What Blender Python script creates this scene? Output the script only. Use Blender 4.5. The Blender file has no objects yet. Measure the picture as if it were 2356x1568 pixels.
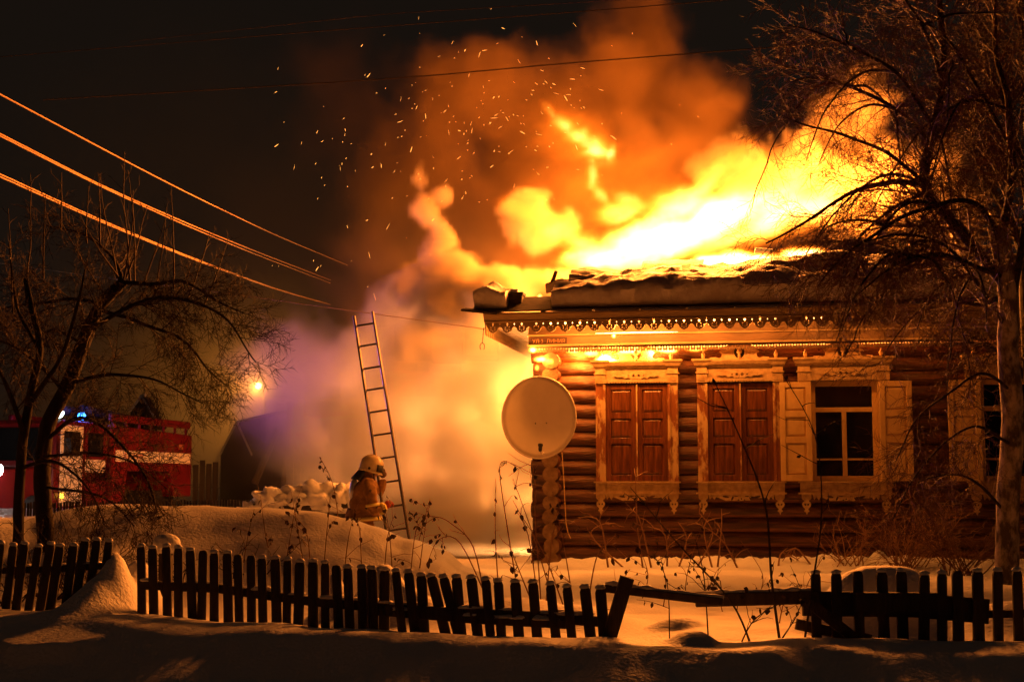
import bpy, bmesh, math, random
from mathutils import Vector, Matrix, noise as mnoise
S = bpy.context.scene
C = S.collection
R = random.Random(7)
PI = math.pi

# ------------------------------------------------------------------ camera
PITCH = math.atan(326 / 3272); F = 3272.0; CZ = 1.05
def P(px, py, Y):
    """world point on the sight line of a photo position, at distance Y"""
    xc = (px - 1178) / F; yc = (784 - py) / F
    d = Vector((xc, math.cos(PITCH) - yc * math.sin(PITCH), math.sin(PITCH) + yc * math.cos(PITCH)))
    d *= Y / d.y
    return Vector((d.x, d.y, CZ + d.z))
cam = bpy.data.cameras.new('camera'); co = bpy.data.objects.new('camera', cam); C.objects.link(co)
co.location = (0, 0, CZ); co.rotation_euler = (PI / 2 + PITCH, 0, 0)
cam.lens = 50; cam.sensor_width = 36; cam.clip_end = 600
S.camera = co

# ------------------------------------------------------------------ world: night sky
W = bpy.data.worlds.new('World'); S.world = W; W.use_nodes = True
W.node_tree.nodes['Background'].inputs[0].default_value = (0.0078, 0.0052, 0.0036, 1)
W.node_tree.nodes['Background'].inputs[1].default_value = 1.0
S.view_settings.view_transform = 'Standard'; S.view_settings.look = 'None'
S.view_settings.exposure = 0; S.view_settings.gamma = 1
S.cycles.use_adaptive_sampling = True; S.cycles.adaptive_threshold = 0.02
S.cycles.max_bounces = 5; S.cycles.diffuse_bounces = 3; S.cycles.volume_bounces = 0
S.cycles.transparent_max_bounces = 8
S.cycles.sample_clamp_indirect = 2.5; S.cycles.volume_step_rate = 1.6
S.cycles.use_denoising = True

# ------------------------------------------------------------------ fire light: roof and side flames, plus fill lamps added around the smoke
def light(name, loc, power, col, r):
    l = bpy.data.lights.new(name, 'POINT'); l.energy = power; l.color = col; l.shadow_soft_size = r
    o = bpy.data.objects.new(name, l); o.location = loc; C.objects.link(o); return o
FIRE = (1, .24, .028)
for px, py, Y, p in ((1350, 570, 21.2, 2000), (1500, 495, 21.1, 3600), (1690, 455, 21.1, 4200), (1890, 420, 22.2, 3000), (2040, 430, 22.6, 2200), (1340, 335, 22.0, 350)):
    light('flame_and_fill_light', P(px, py, Y), p, FIRE, .45)
light('flame_and_fill_light', P(1205, 905, 22.7), 1300, (1, .34, .065), .6)
light('flame_and_fill_light', P(1105, 1000, 22.3), 780, (1, .36, .085), .5)  # with the next lamp, added inside the steam to brighten it
light('flame_and_fill_light', P(1165, 1150, 22.2), 850, (1, .36, .085), .5)
light('flame_and_fill_light', P(1160, 830, 22.6), 320, (1, .34, .07), .5)
for px, py, Y in ((940, 930, 22.4), (1010, 1090, 22.2), (1070, 850, 22.8), (850, 1040, 23.2)):
    light('flame_and_fill_light', P(px, py, Y), 360, (1, .33, .09), .6)  # fill lamps added through the steam to even out its glow
light('flame_and_fill_light', P(1070, 940, 17.9), 33, (1, .25, .03), .5)  # fill lamp added before the smoke to light dish and facade, no flame

# ------------------------------------------------------------------ helpers
class MB:
    def __init__(s): s.v = []; s.f = []; s.mi = []; s.cur = 0
    def face(s, idx): s.f.append(tuple(idx)); s.mi.append(s.cur)
    def box(s, lo, hi, M=None, taper=0):
        b = len(s.v)
        for z in (0, 1):
            for x, y in ((0, 0), (1, 0), (1, 1), (0, 1)):
                t = taper * z
                p = Vector((lo[0] + (hi[0] - lo[0]) * (x + (.5 - x) * t), lo[1] + (hi[1] - lo[1]) * (y + (.5 - y) * t), hi[2] if z else lo[2]))
                s.v.append(M @ p if M else p)
        for q in ((3, 2, 1, 0), (4, 5, 6, 7), (0, 1, 5, 4), (1, 2, 6, 5), (2, 3, 7, 6), (3, 0, 4, 7)): s.face([b + i for i in q])
    def tube(s, pts, rad, n=6, cap=True):
        pts = [Vector(p) for p in pts]; m = len(pts)
        if not hasattr(rad, '__len__'): rad = [rad] * m
        b = len(s.v); up = None
        for i, p in enumerate(pts):
            t = (pts[min(i + 1, m - 1)] - pts[max(i - 1, 0)])
            t = t.normalized() if t.length > 1e-9 else Vector((0, 0, 1))
            if up is None:
                up = t.orthogonal().normalized()
            up = (up - t * up.dot(t))
            up = up.normalized() if up.length > 1e-6 else t.orthogonal().normalized()
            w = t.cross(up)
            for k in range(n):
                a = 2 * PI * k / n
                s.v.append(p + (up * math.cos(a) + w * math.sin(a)) * rad[i])
        for i in range(m - 1):
            for k in range(n):
                s.face((b + i * n + k, b + i * n + (k + 1) % n, b + (i + 1) * n + (k + 1) % n, b + (i + 1) * n + k))
        if cap:
            s.face([b + k for k in range(n)][::-1]); s.face([b + (m - 1) * n + k for k in range(n)])
    def prism(s, poly, d, M=None):
        """poly [(x,z)] extruded from y=d[0] to y=d[1]"""
        b = len(s.v); n = len(poly)
        for y in d:
            for x, z in poly:
                p = Vector((x, y, z)); s.v.append(M @ p if M else p)
        s.face([b + i for i in range(n)]); s.face([b + n + i for i in range(n)][::-1])
        for i in range(n): s.face((b + i, b + n + i, b + n + (i + 1) % n, b + (i + 1) % n))
    def run(s, prof, a, b_):
        """profile [(y,z)] swept from x=a to x=b_"""
        b = len(s.v); n = len(prof)
        for x in (a, b_):
            for y, z in prof: s.v.append(Vector((x, y, z)))
        s.face([b + i for i in range(n)]); s.face([b + n + i for i in range(n)][::-1])
        for i in range(n): s.face((b + i, b + n + i, b + n + (i + 1) % n, b + (i + 1) % n))
    def lathe(s, prof, n=12, M=None):
        """profile [(r,z)] about z"""
        b = len(s.v)
        for r, z in prof:
            for k in range(n):
                a = 2 * PI * k / n; p = Vector((r * math.cos(a), r * math.sin(a), z)); s.v.append(M @ p if M else p)
        for i in range(len(prof) - 1):
            for k in range(n):
                s.face((b + i * n + k, b + i * n + (k + 1) % n, b + (i + 1) * n + (k + 1) % n, b + (i + 1) * n + k))
        s.face([b + k for k in range(n)][::-1]); s.face([b + (len(prof) - 1) * n + k for k in range(n)])
    def blob(s, c, r, seed=0, amp=.2, fr=1.5, nu=14, nv=9, flat=None):
        b = len(s.v); c = Vector(c)
        for j in range(nv + 1):
            th = PI * j / nv
            for i in range(nu):
                ph = 2 * PI * i / nu
                d = Vector((math.sin(th) * math.cos(ph), math.sin(th) * math.sin(ph), math.cos(th)))
                k = 1 + amp * mnoise.noise(d * fr + Vector((seed * 3.1, seed * 1.7, 0)))
                p = Vector((d.x * r[0] * k, d.y * r[1] * k, d.z * r[2] * k))
                if flat is not None and p.z < -flat * r[2]: p.z = -flat * r[2]
                s.v.append(c + p)
        for j in range(nv):
            for i in range(nu):
                s.face((b + j * nu + i, b + (j + 1) * nu + i, b + (j + 1) * nu + (i + 1) % nu, b + j * nu + (i + 1) % nu))
    def mesh(s, name, mats, smooth=False):
        me = bpy.data.meshes.new(name); me.from_pydata(s.v, [], s.f)
        for m in (mats if isinstance(mats, (list, tuple)) else [mats]): me.materials.append(m)
        if any(s.mi): me.polygons.foreach_set('material_index', s.mi)
        if smooth: me.polygons.foreach_set('use_smooth', [True] * len(me.polygons))
        me.validate(); me.update(); return me
    def build(s, name, mat, parent=None, smooth=False, **k):
        return put(name, s.mesh(name, mat, smooth), parent, **k)
def put(name, me, parent=None, loc=None, rot=None, label=None, kind=None, cat=None, group=None):
    o = bpy.data.objects.new(name, me); C.objects.link(o)
    if parent: o.parent = parent
    if loc is not None: o.location = loc
    if rot is not None: o.rotation_euler = rot
    if label: o['label'] = label
    if kind: o['kind'] = kind
    if cat: o['category'] = cat
    if group: o['group'] = group
    return o
def thing(name, label, cat, loc=(0, 0, 0), rot=(0, 0, 0), group=None):
    return put(name, None, None, loc, rot, label, None, cat, group)
def copy_tree(o, parent=None):
    c = o.copy(); C.objects.link(c)
    if parent: c.parent = parent
    for ch in o.children: copy_tree(ch, c)
    return c
def bevel(o, w, seg=1):
    m = o.modifiers.new('bevel', 'BEVEL'); m.width = w; m.segments = seg; m.limit_method = 'ANGLE'; return o

# ------------------------------------------------------------------ materials
def mat(name, c, rough=.7, c2=None, scale=4, stretch=(1, 1, 1), bump=0, bscale=None, spec=.5, metal=0, det=6, lo=.35, hi=.65):
    m = bpy.data.materials.new(name); m.use_nodes = True; N = m.node_tree.nodes; L = m.node_tree.links
    b = N['Principled BSDF']; b.inputs['Base Color'].default_value = (*c, 1); b.inputs['Roughness'].default_value = rough
    b.inputs['Metallic'].default_value = metal; b.inputs['Specular IOR Level'].default_value = spec
    if c2 or bump:
        tc = N.new('ShaderNodeTexCoord'); mp = N.new('ShaderNodeMapping'); mp.inputs['Scale'].default_value = stretch
        L.new(tc.outputs['Object'], mp.inputs[0])
        nz = N.new('ShaderNodeTexNoise'); nz.inputs['Scale'].default_value = scale; nz.inputs['Detail'].default_value = det; nz.inputs['Roughness'].default_value = .65
        L.new(mp.outputs[0], nz.inputs['Vector'])
    if c2:
        r = N.new('ShaderNodeValToRGB'); r.color_ramp.elements[0].position = lo; r.color_ramp.elements[1].position = hi
        r.color_ramp.elements[0].color = (*c, 1); r.color_ramp.elements[1].color = (*c2, 1)
        L.new(nz.outputs[0], r.inputs[0]); L.new(r.outputs[0], b.inputs['Base Color'])
    if bump:
        n2 = nz
        if bscale:
            n2 = N.new('ShaderNodeTexNoise'); n2.inputs['Scale'].default_value = bscale; n2.inputs['Detail'].default_value = 5
            L.new(mp.outputs[0], n2.inputs['Vector'])
        bp = N.new('ShaderNodeBump'); bp.inputs['Strength'].default_value = min(1, bump); bp.inputs['Distance'].default_value = .02
        L.new(n2.outputs[0], bp.inputs['Height']); L.new(bp.outputs[0], b.inputs['Normal'])
    return m
def glow(name, c, s, noise=None):
    m = bpy.data.materials.new(name); m.use_nodes = True; N = m.node_tree.nodes; L = m.node_tree.links
    b = N['Principled BSDF']; b.inputs['Base Color'].default_value = (.02, .015, .01, 1)
    b.inputs['Emission Color'].default_value = (*c, 1); b.inputs['Emission Strength'].default_value = s
    if noise:
        tc = N.new('ShaderNodeTexCoord'); nz = N.new('ShaderNodeTexNoise'); nz.inputs['Scale'].default_value = noise; nz.inputs['Detail'].default_value = 4
        L.new(tc.outputs['Object'], nz.inputs['Vector'])
        mr = N.new('ShaderNodeMapRange'); mr.inputs['From Min'].default_value = .42; mr.inputs['From Max'].default_value = .62; mr.inputs['To Max'].default_value = s
        L.new(nz.outputs[0], mr.inputs['Value']); L.new(mr.outputs[0], b.inputs['Emission Strength'])
    return m
M_snow = mat('snow', (.80, .80, .82), .65, bump=.55, scale=3, bscale=34, spec=.3)
M_snowrough = mat('rough_snow', (.80, .80, .82), .6, bump=1, scale=6, bscale=12, spec=.3)
M_log = mat('varnished_log', (.045, .013, .004), .40, (.19, .066, .018), 3, (.5, 7, 7), .9, 12, lo=.4, hi=.68)
M_logend = mat('log_end_grain', (.27, .17, .085), .8, (.15, .085, .04), 9, (1, 1, 1), .6, 22)
M_vwood = mat('varnished_board', (.062, .017, .005), .30, (.19, .062, .014), 5, (5, 5, .5), .35, 9)
M_pale = mat('pale_paint', (.52, .36, .16), .7, (.32, .20, .08), 6, (2, 2, 2), .3, 20)
M_paleworn = mat('worn_paint', (.20, .065, .016), .5, (.50, .34, .15), 3.2, (2.2, 2.2, .9), .35, 14, lo=.47, hi=.56)
M_cream = mat('cream_paint', (.66, .45, .17), .6, (.52, .33, .11), 5, (1, 1, 1), .2, 18)
M_fascia = mat('fascia_paint', (.34, .24, .11), .65, (.19, .12, .05), 2.5, (.5, 3, 3), .3, 14)
M_frieze = mat('dark_frieze_paint', (.15, .085, .034), .7, (.08, .045, .018), 3, (.5, 3, 3), .35, 14)
M_wiredark = mat('dark_wire', (.13, .075, .04), .6)  # darker copy of the wire colour, for the topmost lines
M_brown = mat('brown_paint', (.17, .085, .03), .7, (.09, .045, .018), 4, (1, 1, 1), .3, 16)
M_char = mat('charred_wood', (.012, .010, .009), .85, (.05, .032, .02), 8, (1, 4, 4), .8, 18)
M_roof = mat('roof_slate', (.18, .15, .12), .8, (.09, .07, .055), 5, (1, 1, 1), .5, 16)
M_dark = mat('weathered_dark_wood', (.028, .020, .015), .85, (.055, .040, .03), 8, (3, 3, .5), .5, 14)
M_bark = mat('bark', (.014, .009, .007), .95, (.034, .022, .016), 12, (1, 1, .4), .9, 20)
M_barkpale = mat('pale_flaking_bark', (.10, .075, .05), .85, (.55, .46, .34), 5, (1.5, 1.5, .8), .9, 14, lo=.45, hi=.6)
M_twig = mat('twig_bark', (.12, .048, .028), .65)
M_twigdark = mat('dark_twig_bark', (.040, .020, .014), .85)
M_shadesnow = mat('shaded_snow', (.46, .42, .40), .7, (.30, .26, .24), 4, (1, 1, 1), .8, 16)  # darker copy of the snow colour, standing for shade on the roof slabs
M_cane = mat('dry_cane', (.28, .14, .06), .7)
M_leaf = mat('dead_leaf', (.05, .026, .013), .85, (.10, .05, .022), 20)
M_black = mat('black_rubber', (.012, .012, .013), .75)
M_iron = mat('dark_iron', (.03, .026, .022), .5, metal=.6)
M_glass = mat('dark_window_glass', (.006, .006, .007), .06)
M_red = mat('red_truck_paint', (.15, .003, .005), .45, (.10, .002, .004), 3)
M_white = mat('white_stripe_paint', (.88, .80, .68), .5, (.80, .70, .58), 5)
M_steel = mat('ladder_steel', (.07, .055, .045), .5, metal=.5)
M_dish = mat('dish_paint', (.60, .51, .41), .55, (.53, .45, .35), 3)
M_coat = mat('firefighter_cloth', (.33, .165, .035), .85, (.17, .080, .018), 9, (1, 1, 1), .7, 14)
M_band = mat('reflective_band', (.75, .62, .16), .4)
M_helm = mat('helmet_shell', (.62, .50, .28), .35, (.50, .38, .20), 12)
M_skin = mat('skin', (.52, .26, .17), .55)
M_glove = mat('red_glove', (.36, .05, .03), .7)
M_gloveb = mat('brown_glove', (.10, .055, .03), .8)
M_wire = mat('wire', (.55, .36, .2), .45, metal=.3)
M_farwall = mat('far_dark_boards', (.05, .042, .035), .9, (.03, .026, .022), 3, (4, 4, .3), .4)

# ------------------------------------------------------------------ ground
def sm(a, b, x):
    t = min(1, max(0, (x - a) / (b - a))); return t * t * (3 - 2 * t)
def fence_Y(x):   # line of the front fence
    return 11.65 + (9.45 - 11.65) * min(1, max(0, (x + 4.2) / 4.9))
BERM = [(-9, .75), (-2.05, .72), (-1.6, .66), (-1.40, .60), (-1.02, .50), (-.72, .36), (-.45, .19), (-.1, 0)]
def lerp_tab(tab, x):
    if x <= tab[0][0]: return tab[0][1]
    for (a, u), (b, v) in zip(tab, tab[1:]):
        if x <= b: return u + (v - u) * sm(a, b, x)
    return tab[-1][1]
HUMPS = [  # centre (px, Y), height, radii, sharpness
    (268, 11.25, .50, .17, .30, 1.0), (215, 11.0, .24, .22, .35, 1.0), (325, 11.7, .40, .16, .25, 1.6), (883, 10.95, .44, .24, .30, 1.2), (770, 11.2, .36, .12, .2, 1.2), (960, 10.9, .20, .3, .3, 1),
    (2035, 10.25, .46, .36, .30, 2.6), (1930, 10.2, .28, .26, .26, 1.6), (1180, 11.2, .16, .6, .5, 1), (1330, 10.6, .15, .4, .4, 1), (2330, 10.2, .22, .5, .4, 1),
    (650, 30, 1.0, 1.1, 1.5, 1), (1590, 9.1, .10, .16, .2, 1.5), (1560, 10.3, .09, .2, .15, 1.2), (2020, 18.6, .16, .12, .12, 1.2)]
HUMPS = [(P(px, 1200, Y).x, Y, h, rx, ry, s) for px, Y, h, rx, ry, s in HUMPS]
def ground_h(x, y):
    n = mnoise.noise
    z = .05 * n(Vector((x * .45, y * .45, 0))) + .035 * n(Vector((x * 1.1, y * 1.3, 3)))
    fy = fence_Y(x)
    # bank in front of the fence, falling away to the road where the viewer stands
    z += .07 * math.exp(-((y - fy + .45) / .5) ** 2)
    cr = fy - .72 + .30 * n(Vector((x * .7, 0, 21))) + .16 * n(Vector((x * 1.9, 0, 22)))
    if y < cr: z -= .75 * (1 - math.exp(-((cr - y) * .62)))
    z += .045 * n(Vector((x * 1.1, y * 1.6, 9))) * sm(fy, fy - 1.2, y)
    z += lerp_tab(BERM, x) * math.exp(-abs((y - 14.5) / 1.25) ** 2.4) * (1 + .05 * n(Vector((x * 1.2, y, 5))))
    z += .12 * n(Vector((x * .9, y * 1.2, 11))) * sm(-.2, -1, x) * sm(12.2, 13.5, y) * sm(18, 15, y)
    # snow bank along the street
    z += sm(-2.6, -4.4, x) * (.55 * math.exp(-abs((y - 21.8) / 2.0) ** 3) + .30 * math.exp(-abs((y - 23.6) / .9) ** 2.5))
    z -= .30 * sm(25, 27, y) * sm(-4, -6, x)
    if y < 30: z += .020 * n(Vector((x * 2.6, y * 3.2, 31))) + .006 * n(Vector((x * 8, y * 8, 32)))
    # trampled rough snow along the wall
    wy = 19.6 - (x - .58) * .185
    k = math.exp(-((y - (wy - .55)) / .5) ** 2) * sm(.3, .9, x)
    z += k * (.07 + .07 * n(Vector((x * 5, y * 5, 1))) + .05 * n(Vector((x * 11, y * 11, 4))))
    if -8 < x < 8 and y < 34:
        for hx, hy, h, rx, ry, s in HUMPS:
            d = ((x - hx) / rx) ** 2 + ((y - hy) / ry) ** 2
            if d < 9: z = max(z, z * .4 + h * math.exp(-(d ** s)))
    return z
def make_ground():
    ys = []; y = 4.5
    while y < 21: ys.append(y); y += .055
    while y < 400: ys.append(y); y += max(.1, (y - 20) * .06)
    xs = []; x = 0
    while x < 6.5: xs.append(x); x += .05
    while x < 300: xs.append(x); x += max(.09, (x - 6) * .09)
    xs = [-v for v in xs[:0:-1]] + xs
    v = [(a, b, ground_h(a, b)) for b in ys for a in xs]; n = len(xs)
    f = [(j * n + i, j * n + i + 1, (j + 1) * n + i + 1, (j + 1) * n + i) for j in range(len(ys) - 1) for i in range(n - 1)]
    me = bpy.data.meshes.new('snow_ground'); me.from_pydata(v, [], f); me.materials.append(M_snow)
    me.polygons.foreach_set('use_smooth', [True] * len(f)); me.update()
    put('snow_ground', me, kind='structure', label='smooth deep snow over the yard with drifts and humps')
make_ground()
def G(px, Y, lift=0):
    x = P(px, 1200, Y).x
    return Vector((x, Y, ground_h(x, Y) + lift))

# ------------------------------------------------------------------ the burning log house
A_H = math.radians(10.5)
HO = P(1275, 1060, 19.6); HO.z = 0
HM = Matrix.Translation(HO) @ Matrix.Rotation(-A_H, 4, 'Z')
HI = HM.inverted()
def HL(px, py, w):
    """(x, z) in house coordinates where a sight line meets the plane y = w of the house"""
    a = HI @ Vector((0, 0, CZ)); d = HI.to_3x3() @ (P(px, py, 20) - Vector((0, 0, CZ)))
    t = (w - a.y) / d.y; q = a + d * t
    return q.x, q.z
def HW(px, py, w):
    x, z = HL(px, py, w); return HM @ Vector((x, w, z))
house = thing('log_house', 'one-storey log house with carved shutters, its roof on fire', 'house', HO, (0, 0, -A_H))
UX = 9.0
PITCH_L = .192; RL = .112
NROW = 15
# windows: centre x, half outer width, half opening, closed?
def wx(px, w=-.15): return HL(px, 1000, w)[0]
WIN = [(wx(1466), .555, .425, 'closed'), (wx(1704), .565, .435, 'closed'), (wx(1943), .585, .43, 'open'), (wx(2335), .585, .43, 'open')]
Z0, Z1 = 1.06, 2.39     # opening
def log_mesh(x0, x1, seed, axis='x'):
    n = max(2, int((x1 - x0) / .22)); m = MB(); k = 14; b = 0
    for i in range(n + 1):
        x = x0 + (x1 - x0) * i / n
        for j in range(k):
            a = 2 * PI * j / k
            r = RL * (1 + .05 * mnoise.noise(Vector((x * .8, math.cos(a) * .7 + seed * 2.3, math.sin(a) * .7))) + .03 * mnoise.noise(Vector((x * 3, math.cos(a) * 2 + seed, math.sin(a) * 2))))
            m.v.append(Vector((x, math.cos(a) * r, math.sin(a) * r)) if axis == 'x' else Vector((math.cos(a) * r, x, math.sin(a) * r)))
    for i in range(n):
        for j in range(k):
            q = (i * k + j, i * k + (j + 1) % k, (i + 1) * k + (j + 1) % k, (i + 1) * k + j)
            m.face(q if axis == 'x' else q[::-1])
    m.cur = 1
    m.face([j for j in range(k)][::-1]); m.face([n * k + j for j in range(k)])
    return m
for r in range(NROW):
    z = .02 + r * PITCH_L + RL * .8
    cuts = []
    if Z0 - .05 < z < Z1 + .05: cuts = [(c - o, c + o) for c, h, o, k in WIN]
    x = -.29 + R.uniform(-.02, .02)
    segs = []
    for a, b in cuts: segs.append((x, a)); x = b
    segs.append((x, UX))
    for a, b in segs:
        o = log_mesh(a, b, r + a).build('log', [M_log, M_logend], house, smooth=True, loc=(0, 0, z))
        mod = o.modifiers.new('e', 'EDGE_SPLIT'); mod.split_angle = 1.0
for r in range(NROW):    # side-wall logs, their round ends towards the viewer
    z = .02 + (r - .5) * PITCH_L + RL * .8
    o = log_mesh(-.34 + R.uniform(-.03, .03), 6.0, 40 + r, 'y').build('log', [M_log, M_logend], house, smooth=True, loc=(R.uniform(-.012, .012), 0, z))
    o.scale = (R.uniform(.95, 1.06), 1, R.uniform(.92, 1.02)); mod = o.modifiers.new('e', 'EDGE_SPLIT'); mod.split_angle = 1.0
m = MB(); m.box((-.10, 5.9, 0), (UX, 6.05, 2.9)); m.build('back_wall', M_log, house)
m = MB(); m.box((UX - .1, .15, 0), (UX, 5.88, 2.9)); m.build('end_wall', M_log, house)
m = MB(); m.box((.15, .15, 2.70), (UX - .12, 5.88, 2.75)); m.build('ceiling', M_char, house)
m = MB(); m.box((.15, 2.2, 0), (UX - .12, 2.25, 2.69)); m.build('inner_wall', M_char, house)

# fretwork: flat outlines with holes
def fret(name, loops, th, mat_, parent, loc, res=3, rot=None, label=None):
    cu = bpy.data.curves.new(name, 'CURVE'); cu.dimensions = '2D'; cu.fill_mode = 'BOTH'; cu.extrude = th / 2
    for lp in loops:
        s = cu.splines.new('POLY'); s.points.add(len(lp) - 1); s.use_cyclic_u = True
        for p, (x, z) in zip(s.points, lp): p.co = (x, z, 0, 1)
    t = bpy.data.objects.new('tmp', cu); C.objects.link(t)
    me = bpy.data.meshes.new_from_object(t.evaluated_get(bpy.context.evaluated_depsgraph_get()))
    bpy.data.objects.remove(t); bpy.data.curves.remove(cu)
    me.transform(Matrix.Rotation(PI / 2, 4, 'X')); me.materials.clear(); me.materials.append(mat_)
    me.name = name
    return put(name, me, parent, loc, rot, label)
def ell(cx, cz, rx, rz, n=8, rot=0):
    return [(cx + rx * math.cos(a) * math.cos(rot) - rz * math.sin(a) * math.sin(rot), cz + rx * math.cos(a) * math.sin(rot) + rz * math.sin(a) * math.cos(rot)) for a in [2 * PI * i / n for i in range(n)]]

YE = -.80
xe0 = HL(1114, 735, YE)[0]
# eaves: fascia with crown moulding, soffit, frieze box
prof = [(YE + .02, 3.18), (YE - .005, 3.183), (YE - .01, 3.205), (YE - .03, 3.235), (YE - .06, 3.27), (YE - .075, 3.28), (YE - .075, 3.305), (YE + .03, 3.305)]
m = MB(); m.run(prof, xe0, UX + .3); m.build('fascia', M_fascia, house)
m = MB(); m.run([(YE - .012, 3.186), (YE - .026, 3.19), (YE - .026, 3.20), (YE - .012, 3.206)], xe0 + .01, UX + .3); m.build('moulding', M_fascia, house)
m = MB(); m.box((xe0 - .001, YE + .02, 3.18), (xe0 + .03, 5.5, 3.30)); m.build('side_fascia', M_fascia, house)
for i in range(5):
    y0 = YE + .03 + i * .11; m = MB(); m.box((xe0 + .03, y0, 3.178 - i * .003), (UX + .3, y0 + .105, 3.195)); m.build('soffit_board', M_fascia, house)
for i in range(6):
    x0 = xe0 + .03 + i * .105; m = MB(); m.box((x0, YE + .59, 3.172), (x0 + .1, 5.4, 3.19)); m.build('soffit_board', M_fascia, house)
xf0, zf1 = HL(1216, 774, -.30); zf0 = HL(1216, 796, -.30)[1]
m = MB(); m.run([(-.30, zf0), (-.27, zf0), (-.27, zf1 + .13), (-.30, zf1 + .13)], xf0, UX + .2); m.build('frieze_board', M_frieze, house)
m = MB(); m.box((xf0, -.268, zf0), (xf0 + .03, 5.0, 3.165)); m.build('frieze_board', M_frieze, house)
m = MB(); m.run([(-.345, zf0 - .006), (-.345, zf0 + .010), (-.325, zf0 + .022), (-.302, zf0 + .022), (-.302, zf0 - .006)], xf0 - .01, UX + .2); m.build('moulding', M_fascia, house)
m = MB(); m.run([(-.33, zf1 + .002), (-.33, zf1 + .018), (-.302, zf1 + .03), (-.302, zf1 + .002)], xf0 - .01, UX + .2); m.build('moulding', M_fascia, house)
# upper lace: hanging scallops with flower holes
p1 = .196
def lace_upper(n, x0=0):
    top = 0; out = [(x0, 0)]; holes = []
    for i in range(n):
        x = x0 + i * p1
        out += [(x + .02, -.072), (x + .035, -.09), (x + .04, -.11), (x + p1 * .36, -.132), (x + p1 * .5, -.145), (x + p1 * .64, -.132), (x + p1 - .04, -.11), (x + p1 - .035, -.09), (x + p1 - .02, -.072), (x + p1, -.060)]
        c = x + p1 / 2
        holes.append(ell(c, -.024, .0135, .0150))
        for a in (30, 90, 150, 210, 270, 330):
            holes.append(ell(c + .032 * math.cos(math.radians(a)), -.082 + .032 * math.sin(math.radians(a)), .0075, .010, 6))
        holes.append(ell(x + p1 * .985, -.024, .006, .010, 6) if i < n - 1 else ell(x + p1 * .9, -.03, .005, .006, 6))
    out += [(x0 + n * p1, 0)]
    return [out] + holes
zl = 3.185
nl = int((UX + .3 - xe0) / p1)
fret('lace_trim', lace_upper(nl), .016, M_fascia, house, (xe0 + .02, YE + .015, zl))
def lace_round(n):
    out = [(0, 0)]; holes = []; p = .15
    for i in range(n):
        x = i * p; out += [(x + .01, -.08)] + [(x + p / 2 + .062 * math.cos(a), -.10 + .07 * math.sin(a)) for a in [PI + .2 + (PI - .4) * k / 6 for k in range(7)]] + [(x + p - .01, -.08)]
        holes += [ell(x + p / 2 - .025, -.09, .012, .016, 6, .5), ell(x + p / 2 + .025, -.09, .012, .016, 6, -.5)]
    return [out + [(n * p, 0)]] + holes
fret('lace_trim', lace_round(36), .016, M_fascia, house, (xe0 + .012, YE + .03, zl), rot=(0, 0, PI / 2))
# lower lace: drops and pin holes
p2 = .0745; LZ = .98; n2 = int((UX - xf0) / p2); out = [(0, 0)]; holes = []
for i in range(n2):
    x = i * p2
    out += [(x, -.075 * LZ), (x + p2 * .25, -.088 * LZ), (x + p2 * .42, -.075 * LZ), (x + p2 * .47, -.052 * LZ), (x + p2 * .36, -.034 * LZ), (x + p2 * .5, -.022 * LZ), (x + p2 * .64, -.034 * LZ), (x + p2 * .53, -.052 * LZ), (x + p2 * .58, -.075 * LZ), (x + p2 * .75, -.088 * LZ)]
    holes.append(ell(x + p2 * .98 if i < n2 - 1 else x + p2 * .9, -.036, .0135 if i < n2 - 1 else .005, .0135, 7))
out += [(n2 * p2, -.074), (n2 * p2, 0)]
fret('lace_trim', [out] + holes, .014, M_frieze, house, (xf0, -.290, zf0 - .007))
# burning battens behind the lace: glowing embers seen through the holes
xa, xb = HL(1180, 740, -.7)[0], HL(1890, 740, -.7)[0]
for px, py, w, p in ((1228, 822, -.44, 22), (1330, 822, -.24, 30), (1400, 824, -.26, 85), (1500, 812, -.24, 25), (1243, 683, -.45, 4), (1330, 753, -.70, 20), (1420, 751, -.70, 30), (1510, 749, -.70, 26), (1620, 747, -.70, 15), (1740, 744, -.70, 8), (1860, 741, -.70, 5), (1990, 738, -.70, 4), (2130, 734, -.70, 3)):
    light('eaves_flame_light', HW(px, py, w), p * 2.2, (1, .28, .036), .05)
M_ember = glow('burning_wood', (1, .42, .10), 26, 2.2)
M_emberhot = glow('fierce_embers', (1, .50, .16), 60, 5)
m = MB(); m.box((xa, -.750, 3.148), (xb, -.73, 3.172)); m.build('burning_batten', M_ember, house)
xa, xb = HL(1370, 770, -.31)[0], HL(1560, 770, -.31)[0]; xc = HL(1664, 770, -.31)[0]
n = 40; m = MB()
m.tube([(xa + (xb - xa) * i / n, -.318, zf1 + .022 + .003 * mnoise.noise(Vector((i * .4, 0, 0)))) for i in range(n + 1)], [.003 + .012 * abs(math.sin(PI * i / n)) * (.6 + .5 * mnoise.noise(Vector((i * .7, 3, 0)))) for i in range(n + 1)], 5)
m.tube([(xb + (xc - xb) * i / 20, -.312, zf1 + .022) for i in range(21)], [.002 + .003 * abs(mnoise.noise(Vector((i * .9, 7, 0)))) for i in range(21)], 4)
m.build('burning_crack', glow('glowing_crack', (1, .52, .16), 18), house)
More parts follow.
